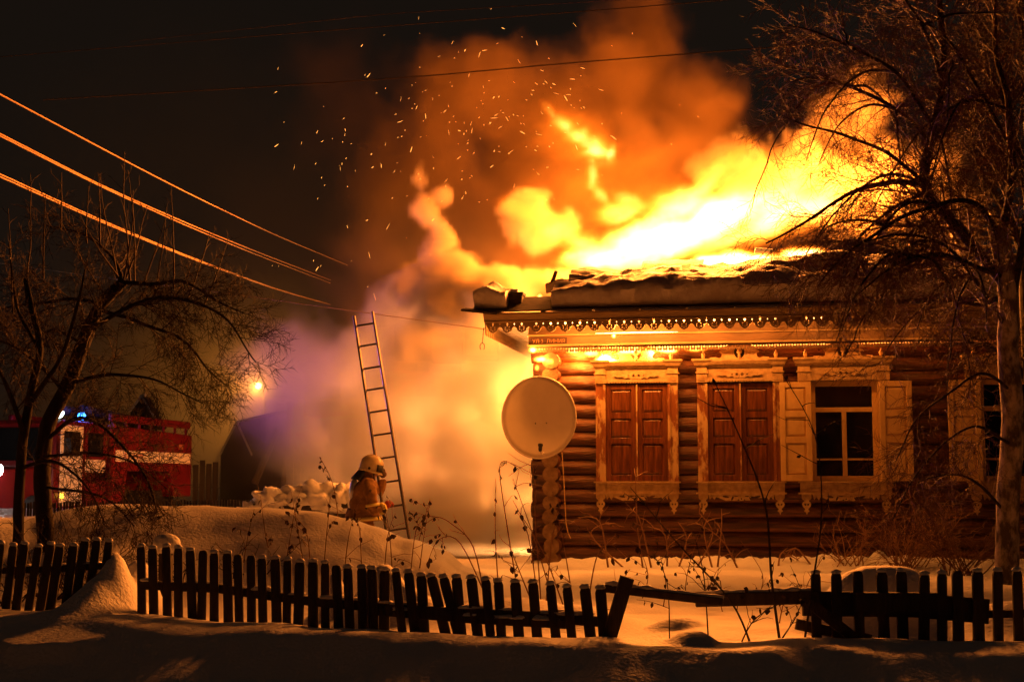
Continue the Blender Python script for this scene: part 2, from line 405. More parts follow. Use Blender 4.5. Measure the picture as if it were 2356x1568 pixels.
# icicle of flame at the crack
# roof: rafters, battens, slate sheets
SL = math.radians(29)
def RS(x, s, h): return Vector((x, YE - .06 + s * math.cos(SL) - h * math.sin(SL), 3.31 + s * math.sin(SL) + h * math.cos(SL)))
def slab(m, x0, x1, s0, s1, h0, h1):
    b = len(m.v)
    for h in (h0, h1):
        for s, x in ((s0, x0), (s0, x1), (s1, x1), (s1, x0)): m.v.append(RS(x, s, h))
    for q in ((3, 2, 1, 0), (4, 5, 6, 7), (0, 1, 5, 4), (1, 2, 6, 5), (2, 3, 7, 6), (3, 0, 4, 7)): m.face([b + i for i in q])
x = xe0 + .15
while x < UX:
    L_ = R.uniform(3.6, 4.6) if x > 4.6 else (.5 if x < 1.2 else R.uniform(1.3, 1.9))
    m = MB(); slab(m, x, x + .07, .02, L_, -.12, -.002); m.build('rafter', M_char if x < 4.4 else M_roof, house); x += .62
for i in range(9):
    s = .15 + i * .36; a = (xe0 if i < 1 else .9) if i < 3 else 4.4
    m = MB(); slab(m, a + .1, UX + .2, s, s + .06, .0, .03); m.build('batten', M_char if i < 5 else M_roof, house)
m = MB(); slab(m, xe0 - .14, UX + .3, -.06, .42, .032, .052); m.build('eaves_board', M_char, house)
m = MB(); m.box((-.22, -.13, -.012), (.26, .14, .014), Matrix.Translation(RS(xe0 - .06, .02, .02)) @ Matrix.Rotation(.12, 4, 'Y') @ Matrix.Rotation(.2, 4, 'X')); m.build('torn_roof_board', M_char, house)
def sheet(x0, s0, w, l, tilt=0, seed=0, warp=.03):
    m = MB(); n = 14; k = 4
    for j in range(k + 1):
        for i in range(n + 1):
            x = x0 + w * i / n; s = s0 + l * j / k
            h = .05 + .009 * math.sin(i * 2 * PI / 3.5) + tilt * j / k + warp * mnoise.noise(Vector((x * 2, s * 2, seed)))
            m.v.append(RS(x + .02 * mnoise.noise(Vector((seed, j, 0))), s + (.05 * mnoise.noise(Vector((x * 4, seed, 0))) if j in (0, k) else 0), h))
    for j in range(k):
        for i in range(n):
            q = (j * (n + 1) + i, j * (n + 1) + i + 1, (j + 1) * (n + 1) + i + 1, (j + 1) * (n + 1) + i); m.face(q)
    o = m.build('roof_slate', M_roof, house, smooth=True); md = o.modifiers.new('s', 'SOLIDIFY'); md.thickness = .012
    return o
hole0, hole1 = HL(1590, 600, .6)[0], HL(1870, 600, .6)[0]
for row, (s0, l) in enumerate(((.35, .72), (1.0, .72), (1.65, .72))):
    x = xe0 + .25 + row * .1
    while x < UX - .2:
        skip = (row == 1 and hole0 - .25 < x < hole1 + .1) or (row == 2 and (x < 2.6 or hole1 - .7 < x < hole1 + 1.0)) or (row == 0 and x < .0) or (row == 1 and x < 1.0) or (row > 0 and x > hole1 + .7)
        if not skip: sheet(x, s0, .86, l, .06 * R.random() if row == 2 else 0, R.random() * 50, .05)
        x += .83

# windows
def window(c, hw, op, kind, idx):
    y1 = -.115                                   # a little inside the log fronts
    pw = hw - op                                 # post width
    mp = M_paleworn if kind == 'closed' else M_cream
    e = hw - .01
    win = fret('window', [[(c - e, Z0 - .005), (c + e, Z0 - .005), (c + e, Z1 + .16), (c - e, Z1 + .16)], [(c - op, Z0 + .005), (c + op, Z0 + .005), (c + op, Z1 - .002), (c - op, Z1 - .002)]], .06, mp, house, (0, -.02, 0))
    for s in (-1, 1):
        m = MB(); m.box((c + s * (op + pw / 2) - pw / 2, -.185, Z0 - .01), (c + s * (op + pw / 2) + pw / 2, -.055, Z1 + .17)); bevel(m.build('post', mp, win), .006)
        m = MB(); m.box((c + s * (op + .012) - .018, -.197, Z0), (c + s * (op + .012) + .018, -.186, Z1 - .02)); m.build('bead', mp, win)
    # header: frieze panel, teeth, cornice, capitals
    m = MB(); m.box((c - op - .01, -.19, Z1 + .005), (c + op + .01, .05, Z1 + .185)); m.build('header_panel', M_pale, win)
    n = 23; t = 2 * op / n; lp = [(-op, .03)] + [q for i in range(n) for q in ((-op + t * (i + .1), 0), (-op + t * (i + .3), -.018), (-op + t * (i + .7), -.018), (-op + t * (i + .9), 0))] + [(op, .03)]
    fret('tooth_trim', [lp], .016, M_pale, win, (c, -.200, Z1 + .018))
    sw = [(-.30, .0), (-.24, .012), (-.19, .006), (-.15, .035), (-.10, .02), (-.06, .048), (0, .04), (.06, .048), (.10, .02), (.15, .035), (.19, .006), (.24, .012), (.30, .0)]
    lp = sw + [(x, -z * .9 - .008) for x, z in sw[::-1]]
    fret('carved_scroll', [lp, ell(-.035, 0, .018, .02), ell(.035, 0, .018, .02), ell(-.10, 0, .012, .01, 6), ell(.10, 0, .012, .01, 6)], .02, M_pale, win, (c, -.203, Z1 + .10))
    prof = [(-.186, Z1 + .19), (-.20, Z1 + .19), (-.22, Z1 + .215), (-.245, Z1 + .235), (-.265, Z1 + .275), (-.265, Z1 + .295), (-.05, Z1 + .305), (-.05, Z1 + .19)]
    m = MB(); m.run(prof, c - op + .02, c + op - .02); m.build('cornice', M_pale, win)
    for s in (-1, 1):
        cx = c + s * (op + pw / 2); e = pw / 2
        m = MB()
        for z0, z1, k in ((Z1 + .0, Z1 + .12, .006), (Z1 + .12, Z1 + .135, .02), (Z1 + .135, Z1 + .20, .004)): m.box((cx - e - k, -.205 - k, z0), (cx + e + k, .04, z1))
        b = len(m.v)
        for z, k in ((Z1 + .20, .005), (Z1 + .225, .03), (Z1 + .26, .045), (Z1 + .285, .065), (Z1 + .31, .065)):
            m.v += [Vector((cx - e - k, -.21 - k, z)), Vector((cx + e + k, -.21 - k, z)), Vector((cx + e + k, .03, z)), Vector((cx - e - k, .03, z))]
        for i in range(4):
            for q in range(4): m.face((b + i * 4 + q, b + i * 4 + (q + 1) % 4, b + i * 4 + 4 + (q + 1) % 4, b + i * 4 + 4 + q))
        m.face([b + 16 + q for q in range(4)])
        for g in range(4): m.box((cx - e + .012 + g * .026, -.217, Z1 + .02), (cx - e + .026 + g * .026, -.204, Z1 + .10))
        m.build('capital', M_pale, win)
        m = MB(); m.lathe([(.012, 0), (.014, .012), (.024, .03), (.026, .06), (.020, .082), (.008, .088), (.012, .097), (.008, .107), (.002, .112)], 10, Matrix.Translation((cx - .02 * s, -.17, Z1 + .305))); m.build('finial', M_pale, win, smooth=True)
    # pediment: pointed board with side scrolls and a round opening with a turned mushroom
    H = .20
    lp = [(-op + .03, 0), (-op + .05, .03), (-op + .12, .035), (-op + .17, .02), (-op + .20, .04), (-op + .205, .075), (-op + .17, .11), (-.115, H + .01), (0, H + .035)]
    lp = lp + [(-x, z) for x, z in lp[-2::-1]]
    fret('pediment', [lp, ell(0, .10, .07, .088, 18)], .03, M_pale, win, (c, -.175, Z1 + .30))
    for s in (-1, 1):
        m = MB(); m.box((-.14, -.025, -.012), (.14, .02, .012), Matrix.Translation((c + s * .20, -.19, Z1 + .30 + .155)) @ Matrix.Rotation(s * .38, 4, 'Y')); m.build('rake_moulding', M_vwood, win)
    m = MB(); m.box((c - .075, -.16, Z1 + .31), (c + .075, -.152, Z1 + .49)); m.build('pediment_back', M_pale if idx == 0 else M_char, win)
    m = MB(); m.lathe([(.018, 0), (.018, .06), (.012, .065), (.034, .085), (.036, .10), (.03, .125), (.012, .14), (.002, .143)], 12, Matrix.Translation((c, -.20, Z1 + .302))); m.build('finial', M_pale, win, smooth=True)
    # sill, apron and pendants
    m = MB(); m.box((c - op - .02, -.20, .91), (c + op + .02, .04, Z0 - .012)); m.build('apron', M_pale, win)
    m = MB(); m.box((c - op, -.225, Z0 - .010), (c + op, -.12, Z0 + .012)); m.build('sill', M_pale, win)
    m = MB()
    for s in (-1, 1):
        for z in (Z0 - .011, .902): m.box((c + s * (op + pw / 2) - pw / 2 - .025, -.245, z), (c + s * (op + pw / 2) + pw / 2 + .025, -.05, z + .02))
        m.box((c + s * (op + pw / 2) - pw / 2, -.22, .923), (c + s * (op + pw / 2) + pw / 2, .03, Z0 - .012))
    m.box((c - op, -.235, .902), (c + op, -.06, .912)); m.build('ledge', M_pale, win)
    b_ = [(0, 0), (.02, -.075), (.05, -.035), (.08, -.08), (.10, -.04), (.14, -.05), (.22, -.085), (.30, -.12), (.37, -.128), (.425, -.122)]
    lp = [(x - .425, z) for x, z in b_] + [(.425 - x, z) for x, z in b_[-2::-1]]
    hs = []
    for s in (-1, 1):
        hs += [ell(s * .20, -.035, .045, .014, 8, s * .2), ell(s * .115, -.055, .014, .034, 8, s * .45), ell(s * .07, -.028, .03, .008, 6), ell(s * .038, -.075, .014, .010, 6)]
    hs.append(ell(0, -.062, .012, .012, 6))
    k = op / .425
    fret('carved_apron', [[(x * k, z) for x, z in l] for l in [lp] + hs], .025, M_pale, win, (c, -.215, .902))
    pd = [(-.062, 0), (-.062, -.05), (-.05, -.07), (-.034, -.08), (-.03, -.095), (-.05, -.105), (-.06, -.13), (-.05, -.16), (-.022, -.19), (-.018, -.205), (-.034, -.212), (-.034, -.225), (-.014, -.235), (0, -.275)]
    pd = pd + [(-x, z) for x, z in pd[-2::-1]]
    for s in (-1, 1):
        fret('pendant', [pd, ell(-.020, -.135, .010, .016, 8, .4), ell(.020, -.135, .010, .016, 8, -.4)], .025, M_pale, win, (c + s * (op + pw / 2), -.215, .902))
    # shutters
    def shutter(x0, x1, y, mt, name='shutter', loc=None, label=None):
        m = MB(); w = x1 - x0; st = .07; H_ = Z1 - Z0 - .03
        rails = [0, .08, .50, .58, .84, .92, H_ - .07, H_]
        for a, b in ((0, st), (w - st, w)): m.box((a, -.02, 0), (b, .02, H_))
        for i in range(0, 8, 2): m.box((st, -.018, rails[i]), (w - st, .018, rails[i + 1]))
        for i in range(1, 7, 2):
            m.box((st, .004, rails[i]), (w - st, .012, rails[i + 1]))
            a, b, z0, z1 = st + .035, w - st - .035, rails[i] + .035, rails[i + 1] - .035
            bb = len(m.v)
            for yy, e in ((.004, .028), (-.010, 0)):
                m.v += [Vector((a - e, yy, z0 - e)), Vector((b + e, yy, z0 - e)), Vector((b + e, yy, z1 + e)), Vector((a - e, yy, z1 + e))]
            for q in range(4): m.face((bb + q, bb + (q + 1) % 4, bb + 4 + (q + 1) % 4, bb + 4 + q))
            m.face((bb + 4, bb + 5, bb + 6, bb + 7))
        o = m.build(name, mt, win, loc=(x0, y, Z0 + .013), label=label); bevel(o, .003); return o
    if kind == 'closed':
        shutter(c - op + .004, c - .004, -.155, M_vwood)
        shutter(c + .004, c + op - .004, -.149 if idx == 0 else -.135, M_vwood)
        m = MB(); m.box((c - .008, -.19, Z0 + .02), (c + .012, -.177, Z1 - .02)); m.build('meeting_strip', M_paleworn, win)
    else:
        ws = .43
        shutter(c - op - ws + .03, c - op + .01, -.235, M_cream, label='pale shutter folded open against the wall')
        if idx == 2: shutter(c + op + .02, c + op + ws, -.235, M_cream, label='pale shutter folded open against the wall')
        m = MB(); f = .065
        m.box((c - op, -.10, Z0), (c - op + f, -.03, Z1)); m.box((c + op - f, -.10, Z0), (c + op, -.03, Z1))
        m.box((c - op + f, -.10, Z0), (c + op - f, -.03, Z0 + .08)); m.box((c - op + f, -.10, Z1 - .07), (c + op - f, -.03, Z1))
        zt = Z0 + .92; m.box((c - op + f, -.105, zt), (c + op - f, -.035, zt + .06)); m.box((c - .03, -.103, Z0 + .08), (c + .03, -.033, zt))
        for s in (-1, 1): m.box((c + (s * .03 if s > 0 else -op + f), -.09, Z0 + .285), (c + (op - f if s > 0 else -.03), -.045, Z0 + .31))
        o = m.build('window_frame', M_cream, win); bevel(o, .004)
        for x0, x1, z0, z1 in ((-op + f, op - f, zt + .06, Z1 - .07), (-op + f, -.03, Z0 + .31, zt), (.03, op - f, Z0 + .31, zt), (-op + f, -.03, Z0 + .08, Z0 + .285), (.03, op - f, Z0 + .08, Z0 + .285)):
            m = MB(); m.box((c + x0, -.066, z0), (c + x1, -.062, z1)); m.build('pane', M_glass, win)
    return win
for i, (c, h, o, k) in enumerate(WIN): window(c, h, o, k, i)

# snow slab lying on the eaves, broken at its upper edge
def snow_strip(name, label, px0, px1, s0, s1, hfun, seed):
    x0, x1 = HL(px0, 690, YE)[0], HL(px1, 690, YE)[0]
    nx = max(6, int((x1 - x0) / .06)); ns = 12; m = MB()
    for i in range(nx + 1):
        x = x0 + (x1 - x0) * i / nx
        e0 = .03 * mnoise.noise(Vector((x * 3, seed, 0))); e1 = .24 * mnoise.noise(Vector((x * 1.3, seed, 4))) + .12 * mnoise.noise(Vector((x * 5, seed, 4)))
        row = []
        for j in range(ns + 1):
            t = j / ns; s = s0 + e0 + (s1 + e1 - s0 - e0) * t
            h = hfun(x, t) * (1 + .20 * mnoise.noise(Vector((x * 1.5, s * 2, seed))) + .16 * mnoise.noise(Vector((x * 4.5, s * 5, seed))) + .10 * mnoise.noise(Vector((x * 11, s * 9, seed))))
            if j == 0: h *= .80
            row.append(RS(x, s, .055 + max(.015, h)))
        m.v += [RS(x, s0 + e0 + .03, .052)] + row + [RS(x, s1 + e1 + .02, .052)]
    k = ns + 3
    for i in range(nx):
        for j in range(k - 1): m.face((i * k + j, (i + 1) * k + j, (i + 1) * k + j + 1, i * k + j + 1))
        m.face((i * k + k - 1, (i + 1) * k + k - 1, (i + 1) * k, i * k))
    m.face([j for j in range(k)]); m.face([nx * k + j for j in range(k)][::-1])
    o = m.build(name, M_shadesnow, None, smooth=True, label=label, cat='snow', loc=HO, rot=(0, 0, -A_H))
    md = o.modifiers.new('e', 'EDGE_SPLIT'); md.split_angle = .9
    return o
snow_strip('roof_snow', 'broken-off block of snow at the roof corner above the hook', 1094, 1168, .0, .50, lambda x, t: .27 + .05 * math.sin(x * 14) - .12 * t, 1)
snow_strip('roof_snow', 'long thick slab of snow along the eaves above the lace trim', 1272, 2420, .0, .62, lambda x, t: (.22 + .10 * sm(-.2, 2, x)) * (1 - .15 * t), 2)
snow_strip('roof_snow', 'upper broken layer of snow behind the slab, nearest the smoking chimney stub', 1300, 1560, .60, 1.02, lambda x, t: .22 * (1 - .3 * t), 3)
snow_strip('roof_snow', 'tallest broken layer of snow on the roof, below the burning hole', 1584, 1990, .62, 1.10, lambda x, t: (.30 + .08 * math.sin(x * 2)) * (1 - .3 * t), 5)
# charred debris on the roof edge
def dbg(name, label, px, py, w, size, rot, mt, cat, seed=0):
    x, z = HL(px, py, w); m = MB(); m.box((-size[0] / 2, -size[1] / 2, -size[2] / 2), (size[0] / 2, size[1] / 2, size[2] / 2), None, .15)
    o = m.build(name, mt, None, label=label, cat=cat, loc=HM @ Vector((x, w, z)), rot=(rot[0], rot[1], rot[2] - A_H)); bevel(o, .01); return o
t = thing('chimney_stub', 'broken black chimney stub with snow lump on the roof edge', 'chimney', HW(1184, 697, -.62), (0, 0, -A_H))
m = MB(); m.box((-.11, -.1, -.04), (.11, .1, .10), None, -.1); m.box((-.135, -.12, .10), (.135, .12, .135)); m.build('pipe', M_char, t)
m = MB(); m.blob((.0, 0, .15), (.07, .07, .04), 3, .5, 2); m.build('snow_cap', M_snow, t, smooth=True)
dbg('charred_board', 'short charred board standing up out of the snow above the small roof flame', 1274, 640, .15, (.06, .03, .22), (0, .35, 0), M_char, 'board')
dbg('charred_beam', 'charred beam end lying on the roof snow next to the upright board', 1278, 657, .1, (.30, .2, .14), (.1, -.3, .2), M_char, 'beam')
dbg('roof_flap', 'bent sheet of slate hanging over the burning hole in the roof', 1756, 588, 1.15, (.30, .04, .26), (-.5, .12, 0), M_roof, 'roof sheet')
# street sign
sg = thing('street_sign', 'small dark street name plate with raised letters on the frieze board', 'sign', HW(1263, 785, -.304), (0, 0, -A_H))
ws = HL(1304, 785, -.304)[0] - HL(1221, 785, -.304)[0]; hs = .098
m = MB(); m.box((-ws / 2, -.012, -hs / 2), (ws / 2, 0, hs / 2)); M_plate = mat('sign_plate', (.035, .013, .006), .7); bevel(m.build('plate', M_plate, sg), .004)
m = MB()
for a, b in (((-ws / 2, -.018, -hs / 2), (ws / 2, -.0125, -hs / 2 + .008)), ((-ws / 2, -.018, hs / 2 - .008), (ws / 2, -.0125, hs / 2)), ((-ws / 2, -.018, -hs / 2 + .008), (-ws / 2 + .008, -.0125, hs / 2 - .008)), ((ws / 2 - .008, -.018, -hs / 2 + .008), (ws / 2, -.0125, hs / 2 - .008))): m.box(a, b)
m.build('rim', M_plate, sg)
def text(s, size, mt, parent, loc, rot, name='lettering', ext=.004):
    cu = bpy.data.curves.new(name, 'FONT'); cu.body = s; cu.size = size; cu.extrude = ext; cu.align_x = 'CENTER'; cu.align_y = 'CENTER'; cu.resolution_u = 2
    t = bpy.data.objects.new('tmp', cu); C.objects.link(t)
    me = bpy.data.meshes.new_from_object(t.evaluated_get(bpy.context.evaluated_depsgraph_get()))
    bpy.data.objects.remove(t); bpy.data.curves.remove(cu); me.materials.clear(); me.materials.append(mt); me.name = name
    return put(name, me, parent, loc, rot)
text('УЛ 3  ЛИНИЯ', .072, mat('worn_letters', (.40, .20, .07), .6, (.12, .06, .02), 30), sg, (0, -.016, 0), (PI / 2, 0, 0))
# iron hook
h = thing('iron_hook', 'black iron hook hanging from the corner of the eaves', 'hook', HW(1113, 757, YE), (0, 0, -A_H))
m = MB(); m.tube([(0, 0, .02), (-.01, 0, -.10), (-.02, 0, -.19)], .006, 6); m.build('rod', M_iron, h)
m = MB(); m.tube([(-.02 + .032 * math.cos(a) * (1 if a else 1), 0, -.235 + .048 * math.sin(a)) for a in [-.9 + (2 * PI - 1.35) * i / 14 for i in range(15)]], .006, 6); m.build('fork', M_iron, h)
# satellite dish
d0 = HW(1240, 960, -.62)
dish = thing('satellite_dish', 'big round satellite dish mounted on the corner logs', 'satellite dish', d0, (0, 0, -.12))
m = MB(); n = 40; rings = 8; RX, RZ = .495, .545
for j in range(rings + 1):
    for i in range(n):
        r = j / rings; a = 2 * PI * i / n; m.v.append(Vector((RX * r * math.cos(a), .10 * (1 - r * r), RZ * r * math.sin(a))))
for j in range(1, rings):
    for i in range(n): m.face((j * n + i, j * n + (i + 1) % n, (j + 1) * n + (i + 1) % n, (j + 1) * n + i))
m.v.append(Vector((0, .1, 0)))
for i in range(n): m.face((len(m.v) - 1, n + (i + 1) % n, n + i))
o = m.build('reflector', M_dish, dish, smooth=True); md = o.modifiers.new('s', 'SOLIDIFY'); md.thickness = .006; md.offset = -1
m = MB(); m.tube([(RX * math.cos(a), 0, RZ * math.sin(a)) for a in [2 * PI * i / 48 for i in range(49)]], .010, 6, False); m.build('rim', M_dish, dish, smooth=True)
for bx, bz in ((-.06, -.075), (.105, -.07), (-.05, -.305), (.11, -.30)):
    m = MB(); m.lathe([(.008, 0), (.010, .006), (.006, .010)], 8, Matrix.Translation((bx * .9, .078, bz)) @ Matrix.Rotation(PI / 2, 4, 'X')); m.build('bolt', M_iron, dish)
m = MB(); m.tube([(.06, .03, -.47), (.06, -.25, -.49), (.055, -.36, -.44)], .012, 8); m.build('feed_arm', M_dish, dish)
m = MB(); m.lathe([(.020, -.05), (.026, -.02), (.026, .02), (.034, .03), (.034, .05), (.01, .055)], 12, Matrix.Translation((.055, -.37, -.41)) @ Matrix.Rotation(-.5, 4, 'X')); m.build('receiver', M_iron, dish, smooth=True)
m = MB(); m.tube([(.05, .14, -.15), (.09, .38, -.16), (.09, .45, -.16)], .022, 8); m.box((-.02, .125, -.32), (.16, .15, -.04)); m.build('bracket', M_iron, dish)
cb = [HW(px, py, -.36) for px, py in ((1293, 1040), (1297, 1100), (1300, 1160), (1302, 1200), (1306, 1222), (1313, 1238))]
m = MB(); m.tube(cb, .006, 5); m.build('cable', M_cream, None, label='pale cable hanging down beside the corner logs below the dish', cat='cable')

# ------------------------------------------------------------------ front fences
def picket_mesh(w, h, seed):
    m = MB(); t = .022; r = random.Random(seed); k = r.uniform(.7, 1)
    poly = [(-w / 2, 0), (w / 2, 0), (w / 2 * r.uniform(.92, 1), h - .03), (w / 2 * .75, h - .008 * k), (w * .12, h), (-w / 2 * .7, h - .004), (-w / 2 * r.uniform(.92, 1), h - .03)]
    m.prism(poly, (-t / 2, t / 2)); return m.mesh('picket', M_dark)
def cap_mesh(w, seed):
    m = MB(); m.blob((0, 0, .004), (w * .50, .024, .020), seed, .35, 2, 10, 7, .5); return m.mesh('snow_cap', M_snow, True)
PM = [picket_mesh(.068, .78, i) for i in range(5)]; CM = [cap_mesh(.068, i) for i in range(5)]
def fence(label, spec, rails, snow=True, group=None):
    """spec: (px, top py, base py, lean px)"""
    a = spec[0]; root = thing('picket_fence', label, 'fence', G(a[0], fence_Y(P(a[0], 1200, 11).x)))
    r = random.Random(int(a[0]))
    for px, py, lean in spec:
        Y = fence_Y(P(px, 1200, 11).x); top = P(px, py, Y); g = ground_h(top.x, Y)
        i = r.randrange(5)
        o = put('picket', PM[i], root, rot=(r.uniform(-.06, .06), lean, r.uniform(-.06, .06)))
        o.location = Vector((top.x, Y, top.z)) - Matrix.Rotation(lean, 3, 'Y') @ Vector((0, 0, .78)) - root.location
        o.scale.x = r.uniform(.92, 1.12)
        if r.random() < .85: put('snow_cap', CM[r.randrange(5)], o, loc=(0, 0, .778))
    for pts, th in rails:
        q = []
        for px, py in pts:
            Y = fence_Y(P(px, 1200, 11).x) + .035; q.append(P(px, py, Y) - root.location)
        m = MB(); s = MB()
        for u, v in zip(q, q[1:]):
            d = v - u; L_ = d.length; M = Matrix.Translation(u) @ d.to_track_quat('X', 'Z').to_matrix().to_4x4()
            m.box((-.01, -.02, -th / 2), (L_ + .01, .02, th / 2), M)
        m.build('rail', M_dark, root)
        if snow:
            for u, v in zip(q, q[1:]):
                L_ = (v - u).length; n = int(L_ / .12)
                for k in range(n):
                    if r.random() < .6:
                        p = u + (v - u) * ((k + r.random()) / n); s.blob(p + Vector((0, -.005, th / 2 + .006)), (r.uniform(.06, .13), .035, r.uniform(.012, .03)), k, .4, 2, 8, 6, .3)
            if s.v: s.build('rail_snow', M_snow, root, smooth=True, kind='stuff')
    return root
# leftmost panel, leaning left
spec = []
x = 8
while x < 262:
    spec.append((x + R.uniform(-3, 3), 1252 + R.uniform(-8, 6) - .02 * x, R.uniform(.08, .15))); x += 27
fence('low dark picket fence panel beside the tall snow cone', spec, [([(-30, 1312), (130, 1308), (250, 1300)], .05)])
# long panel, sinking towards its broken end
tops = [(322, 1255), (352, 1258), (382, 1255), (410, 1258), (440, 1262), (467, 1265), (495, 1268), (522, 1270), (549, 1273), (577, 1276), (604, 1280), (633, 1283), (662, 1286), (690, 1290), (719, 1290), (747, 1293), (775, 1297), (801, 1302), (833, 1302), (856, 1305), (884, 1310), (912, 1310), (939, 1314), (968, 1322), (990, 1324), (1020, 1325), (1050, 1325), (1084, 1327), (1117, 1331), (1146, 1335), (1185, 1336), (1226, 1338), (1266, 1342), (1304, 1348), (1346, 1350), (1382, 1352)]
spec = []
for i, (px, py) in enumerate(tops):
    lean = (-.02 if px < 900 else -.09) + R.uniform(-.03, .03)
    if px in (990, 1020): lean = -.26
    spec.append((px, py, lean))
fence('long dark picket fence sagging to its broken end, pickets capped with snow', spec,
      [([(330, 1345), (500, 1352), (700, 1380), (860, 1395), (1000, 1405), (1200, 1415), (1420, 1432)], .065), ([(860, 1395 + 10), (1100, 1425), (1300, 1436)], .05)])
pt = P(1415, 1432, 9.42)
m = MB(); M = Matrix.Translation(P(1392, 1480, 9.40) - Vector((0, 0, .05))) @ Matrix.Rotation(.30, 4, 'Y'); m.box((-.045, -.035, 0), (.045, .035, .50), M)
m.build('fence_post', M_dark, None, label='leaning dark post at the broken end of the sagging picket fence', cat='post')
# right fence
spec = [(px, py, R.uniform(-.02, .02)) for px, py in ((1876, 1316), (1924, 1316), (1973, 1312), (2029, 1313), (2077, 1312), (2122, 1317), (2164, 1315), (2203, 1311), (2249, 1312), (2292, 1310), (2335, 1309), (2380, 1308))]
rf = fence('dark picket fence in front of the wide snow hump by the big tree', spec, [([(1850, 1437 - 50), (2100, 1390), (2270, 1405)], .16), ([(2240, 1412), (2420, 1409)], .05), ([(1835, 1435), (2000, 1470)], .07)], snow=False)
m = MB(); q = [P(1968, 1380, 9.42), P(2160, 1378, 9.42)]; m.box((0, -.02, -.07), ((q[1] - q[0]).length, .02, .05), Matrix.Translation(q[0] - rf.location)); m.build('board', M_dark, rf)
m = MB(); q = [P(1840, 1350, 9.38) - rf.location, P(2090, 1565, 9.30) - rf.location]
m = MB(); u = P(1862, 1385, 9.36) - rf.location; v = P(1985, 1482, 9.36) - rf.location; d = v - u
m.box((0, -.015, -.035), (d.length, .015, .035), Matrix.Translation(u) @ d.to_track_quat('X', 'Z').to_matrix().to_4x4()); m.build('brace', M_dark, rf)
# fallen rails across the gap
def rail(label, p0, p1, Y0, Y1, th, snow=.03, sd=0):
    u, v = P(*p0, Y0), P(*p1, Y1); d = v - u; q = d.to_track_quat('X', 'Z').to_matrix().to_4x4()
    t = thing('fence_rail', label, 'rail', u); m = MB(); m.box((0, -.03, -th / 2), (d.length, .03, th / 2), q); bevel(m.build('board', M_dark, t), .004)
    m = MB(); n = 14
    m.tube([(q @ Vector((d.length * i / n, 0, th / 2 + .004))) for i in range(n + 1)], [.012 + snow * abs(mnoise.noise(Vector((i * .5, sd, 0)))) for i in range(n + 1)], 8); m.build('snow_cover', M_snow, t, smooth=True)
rail('fallen fence rail tilting down from the broken end of the picket fence', (1392, 1352), (1664, 1384), 9.55, 9.35, .05, .04, 1)
rail('fence rail reaching level from the gap to the fence by the big tree', (1600, 1380), (1885, 1372), 9.5, 9.45, .085, .03, 4)
m = MB(); m.tube([P(1414, 1455, 9.3), P(1416, 1490, 9.3)], .006, 5)
# hidden post with an egg of snow
t = thing('snow_capped_post', 'post behind the fence under a tall egg-shaped cap of snow', 'post', G(384, 12.1))
m = MB(); m.box((-.05, -.05, 0), (.05, .05, .50)); m.build('post', M_dark, t)
z = P(384, 1252, 12.1).z - t.location.z
m = MB(); m.blob((0, 0, z - .01), (.118, .11, .10), 2, .12, 1.2, 20, 12, .6); m.build('snow_cap', M_snow, t, smooth=True)

# ------------------------------------------------------------------ fences behind the drift
t = thing('slat_fence', 'low fence of narrow slats under a snow bank beside the fire engine', 'fence', (-6, 21.9, 0))
m = MB(); x = -7.6; k = 0
while x < -4.05:
    zt = P(400, 1156, 21.9).z + .05 * (x + 8) / 4; m.box((x - t.location.x, -.01 - .02 * (k % 2), .2), (x + .030 - t.location.x, .012 - .02 * (k % 2), zt + R.uniform(-.015, .015))); x += .046; k += 1
m.build('slats', M_farwall, t, kind='stuff')
t = thing('board_fence', 'broken board fence heaped with lumps of snow behind the firefighter', 'fence', P(590, 1200, 20.3))
o0 = t.location
for px, py, b in ((592, 1158, 1200), (712, 1142, 1200)):
    p = P(px, py, 20.3) - o0; m = MB(); m.box((p.x - .05, -.05, -.3), (p.x + .05, .05, p.z)); m.build('post', M_farwall, t)
for a, b, th in (((572, 1178), (800, 1160), .10), ((600, 1192), (800, 1186), .07)):
    u, v = P(*a, 20.25) - o0, P(*b, 20.25) - o0; d = v - u; m = MB(); m.box((0, -.02, -th / 2), (d.length, .02, th / 2), Matrix.Translation(u) @ d.to_track_quat('X', 'Z').to_matrix().to_4x4()); m.build('rail', M_farwall, t)
for px, py, rx, rz, sd in ((618, 1148, 34, 24, 1), (672, 1146, 36, 24, 2), (735, 1138, 40, 24, 3), (578, 1176, 22, 20, 4), (640, 1172, 40, 16, 7), (775, 1150, 34, 30, 5), (560, 1185, 40, 14, 6), (650, 1160, 20, 20, 8), (700, 1152, 22, 18, 9), (600, 1168, 18, 16, 10), (755, 1165, 40, 14, 11), (790, 1140, 26, 26, 12)):
    p = P(px, py, 20.35) - o0; s_ = 20.35 / F; m = MB(); m.blob(p, (rx * s_, .16, rz * s_ * 1.15), sd, .6, 2.0, 26, 18); m.build('snow_lump', M_snowrough, t, smooth=True)

